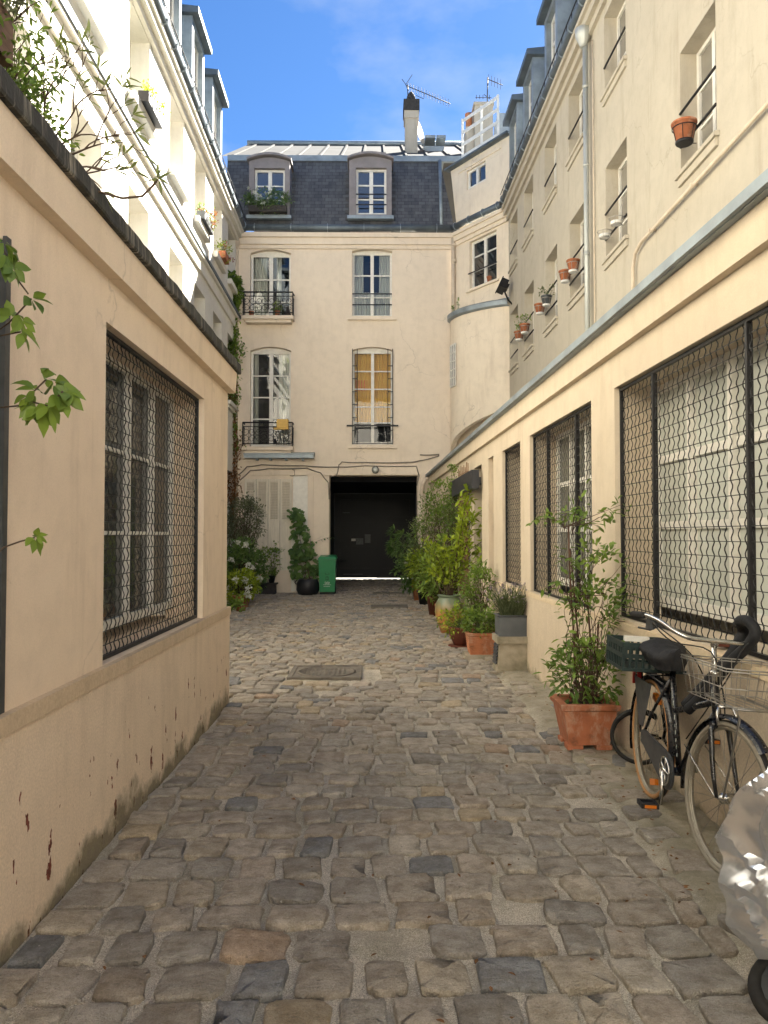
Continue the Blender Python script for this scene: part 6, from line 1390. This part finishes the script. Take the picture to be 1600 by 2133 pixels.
for s, cr in ((-1, (.475, -.10, .115)), (1, (.425, .10, .455))):
    b = bm_(); b.tube([(.45, s * .085, .285), cr], .010, 8); o = b.build('crank', M['chrome'], bike, True)
    b = bm_(); c = Vector(cr) + Vector((0, s * .065, 0)); b.box((c.x - .045, c.y - .045, c.z - .012), (c.x - .030, c.y + .045, c.z + .012)); b.box((c.x + .030, c.y - .045, c.z - .012), (c.x + .045, c.y + .045, c.z + .012)); b.box((c.x - .03, c.y - .045, c.z - .012), (c.x + .03, c.y - .035, c.z + .012)); b.box((c.x - .03, c.y + .035, c.z - .012), (c.x + .03, c.y + .045, c.z + .012)); b.tube([(c.x, c.y - .05, c.z), (c.x, c.y + .05, c.z)], .008, 6); b.build('pedal', M['black_plastic'], o, True)
    b = bm_(); b.box((c.x + .0452, c.y - .03, c.z - .008), (c.x + .048, c.y + .03, c.z + .008)); b.build('reflector', M['amber'], o, True)
BW = Matrix.Translation(bike.location) @ bike.rotation_euler.to_matrix().to_4x4()
# crate on the rear rack
t = thing('crate', 'dark green plastic crate on the rear rack of the bicycle', 'crate', tuple(BW @ Vector((-.10, 0, .735))))
b = bm_(BW); X0c, X1c, Y0c, Y1c, Z0c, Z1c = -.29, .07, -.215, .215, .735, .90
b.box((X0c, Y0c, Z0c), (X1c, Y1c, Z0c + .008))
for (xa, xb, ya, yb) in ((X0c, X0c + .012, Y0c, Y1c), (X1c - .012, X1c, Y0c, Y1c), (X0c + .012, X1c - .012, Y0c, Y0c + .012), (X0c + .012, X1c - .012, Y1c - .012, Y1c)):
    b.box((xa, ya, Z1c - .03), (xb, yb, Z1c)); b.box((xa, ya, Z0c + .008), (xb, yb, Z0c + .02)); b.box((xa, ya, Z0c + .075), (xb, yb, Z0c + .10))
    L = max(xb - xa, yb - ya); k = 0; n = int(L / .036)
    for k in range(n + 1):
        f = k / n * (L - .014)
        if xb - xa > yb - ya: b.box((xa + f, ya + .002, Z0c + .02), (xa + f + .014, yb - .002, Z0c + .075)); b.box((xa + f, ya + .002, Z0c + .10), (xa + f + (.014 if k % 3 else .03), yb - .002, Z1c - .03))
        else: b.box((xa + .002, ya + f, Z0c + .02), (xb - .002, ya + f + .014, Z0c + .075)); b.box((xa + .002, ya + f, Z0c + .10), (xb - .002, ya + f + (.014 if k % 3 else .03), Z1c - .03))
b.build('basket', M['crate'], t)
b = bm_(BW); b.box((X1c - .10, Y0c + .03, Z1c + .001), (X1c - .06, Y0c + .17, Z1c + .03)); b.build('label_plate', M['paper'], t)
# locks
b = MB(); b.torus((1.685, 4.95, .26), .17, .013, (.30, 1, .05), 40, 8); b.torus((1.69, 4.975, .248), .165, .012, (.25, 1, .10), 40, 8); tag(b.build('cable_lock', M['rubber']), 'coiled black cable lock hanging behind the rear wheel of the bicycle', 'bicycle lock')
b = MB(); P = smooth([P_(1430, 1478, 3.95), P_(1470, 1440, 3.86), P_(1520, 1380, 3.78), P_(1558, 1345, 3.70), P_(1574, 1318, 3.66), P_(1562, 1296, 3.70), P_(1542, 1294, 3.80), P_(1548, 1316, 3.86), P_(1528, 1356, 3.84), P_(1480, 1412, 3.90), P_(1425, 1470, 3.98)])
b.tube(P, .027, 10); tag(b.build('chain_lock', M['black_cloth']), 'thick black cloth sleeved chain lock looped round the window grille by the handlebar', 'bicycle lock')
b = MB(); b.box((1.80, 4.05, .962), (1.86, 4.13, .992)); tag(b.build('brick_piece', M['brown_wood']), 'small brown brick bit on the window sill behind the handlebar', 'brick')

# ================================================================== covered scooter at the right frame edge
t = thing('covered_scooter', 'scooter hidden under a crumpled silver cover in front of the bicycle', 'scooter', (1.46, 1.9, 0))
m_, t_, bs_, o_ = newmat('silver_cover'); v_ = vecobj(t_)
lk(t_, mixc(t_, ramp(t_, nois(t_, v_, 3, 4), [(.35, 0), (.7, 1)]), (.86, .90, .96), (.76, .80, .87)), bs_.inputs['Base Color']); bs_.inputs['Metallic'].default_value = .93; bs_.inputs['Roughness'].default_value = .27
vo = t_.nodes.new('ShaderNodeTexVoronoi'); vo.inputs['Scale'].default_value = 9; vo.feature = 'SMOOTH_F1'; lk(t_, v_, vo.inputs['Vector'])
bump(t_, bs_, math_(t_, 'ADD', vo.outputs[0], nois(t_, v_, 22, 3)), .12, .01)
b = MB(); n, m = 110, 100; G = []
def ridge(q): return 1 - 2.2 * abs(mnoise.noise(q))
for i in range(n + 1):
    f = i / n; yy = 2.74 - 1.75 * f; en = min(1, (f / .22)); env = sqrt(max(0.02, 1 - (1 - en) ** 2)); row = []
    wd = .33 * (.30 + .70 * env); zt_ = .62 + .13 * env + .30 * min(1, max(0, f - .10) / .35); zb_ = .19 + .5 * f * (f < .4) + .2 * (f >= .4) + .015 * sin(f * 23)
    for j in range(m + 1):
        a = radians(-40) + radians(260) * j / m
        ca, sa = cos(a), sin(a); zc_ = .46; hz = (zt_ - zc_) if sa > 0 else (zc_ - zb_) / .64
        p = Vector((1.465 - wd * math.copysign(abs(ca) ** .8, ca), yy, zc_ + hz * math.copysign(abs(sa) ** .9, sa)))
        w_ = Vector((mnoise.noise(p * 3), mnoise.noise(p * 3 + Vector((9, 2, 4))), mnoise.noise(p * 3 + Vector((1, 8, 5))))) * .16
        q = (p + w_); q1 = Vector((q.x * 3.4 + q.z * 1.5, q.y * 3.4, q.z * 3.0 - q.x * 1.5)); q2 = Vector((q.x * 8 - q.z * 4, q.y * 8, q.z * 7)); q3 = q * 17
        dsp = .052 * ridge(q1) + .038 * ridge(q2 * .75) + .004 * ridge(q3 * .7) - .035 
        p += Vector((0, R.uniform(-.001, .001), 0)); nrm = Vector((p.x - 1.465, (.5 if f < .1 else 0) * .2, p.z - .5)).normalized(); p += nrm * dsp + Vector((0, .5 * dsp, 0))
        row.append(b._v(p))
    G.append(row)
for i in range(n):
    for j in range(m):
        if (i + j) % 2: b.face([G[i][j], G[i + 1][j], G[i + 1][j + 1]], True); b.face([G[i][j], G[i + 1][j + 1], G[i][j + 1]], True)
        else: b.face([G[i][j], G[i + 1][j], G[i][j + 1]], True); b.face([G[i + 1][j], G[i + 1][j + 1], G[i][j + 1]], True)
b.face(G[0]); cv_ = b.build('cover', m_, t); cv_.data.set_sharp_from_angle(angle=radians(24))
for yy, ax, xx, zz, R0, r0 in ((2.50, (-.40, -.45, 1), 1.345, .085, .115, .026), (1.25, (1, .0, 0), 1.46, .205, .16, .045)):
    b = MB(); b.torus((xx, yy, zz), R0, r0, ax, 30, 10); w = b.build('wheel', M['rubber'], t); b = MB(); A = Vector(ax).normalized(); c = Vector((xx, yy, zz)); b.tube([c - A * .02, c + A * .02], R0 * .85, 18); b.tube([c + A * .021, c + A * .04], .02, 10); b.build('rim', M['iron_grey'], w)
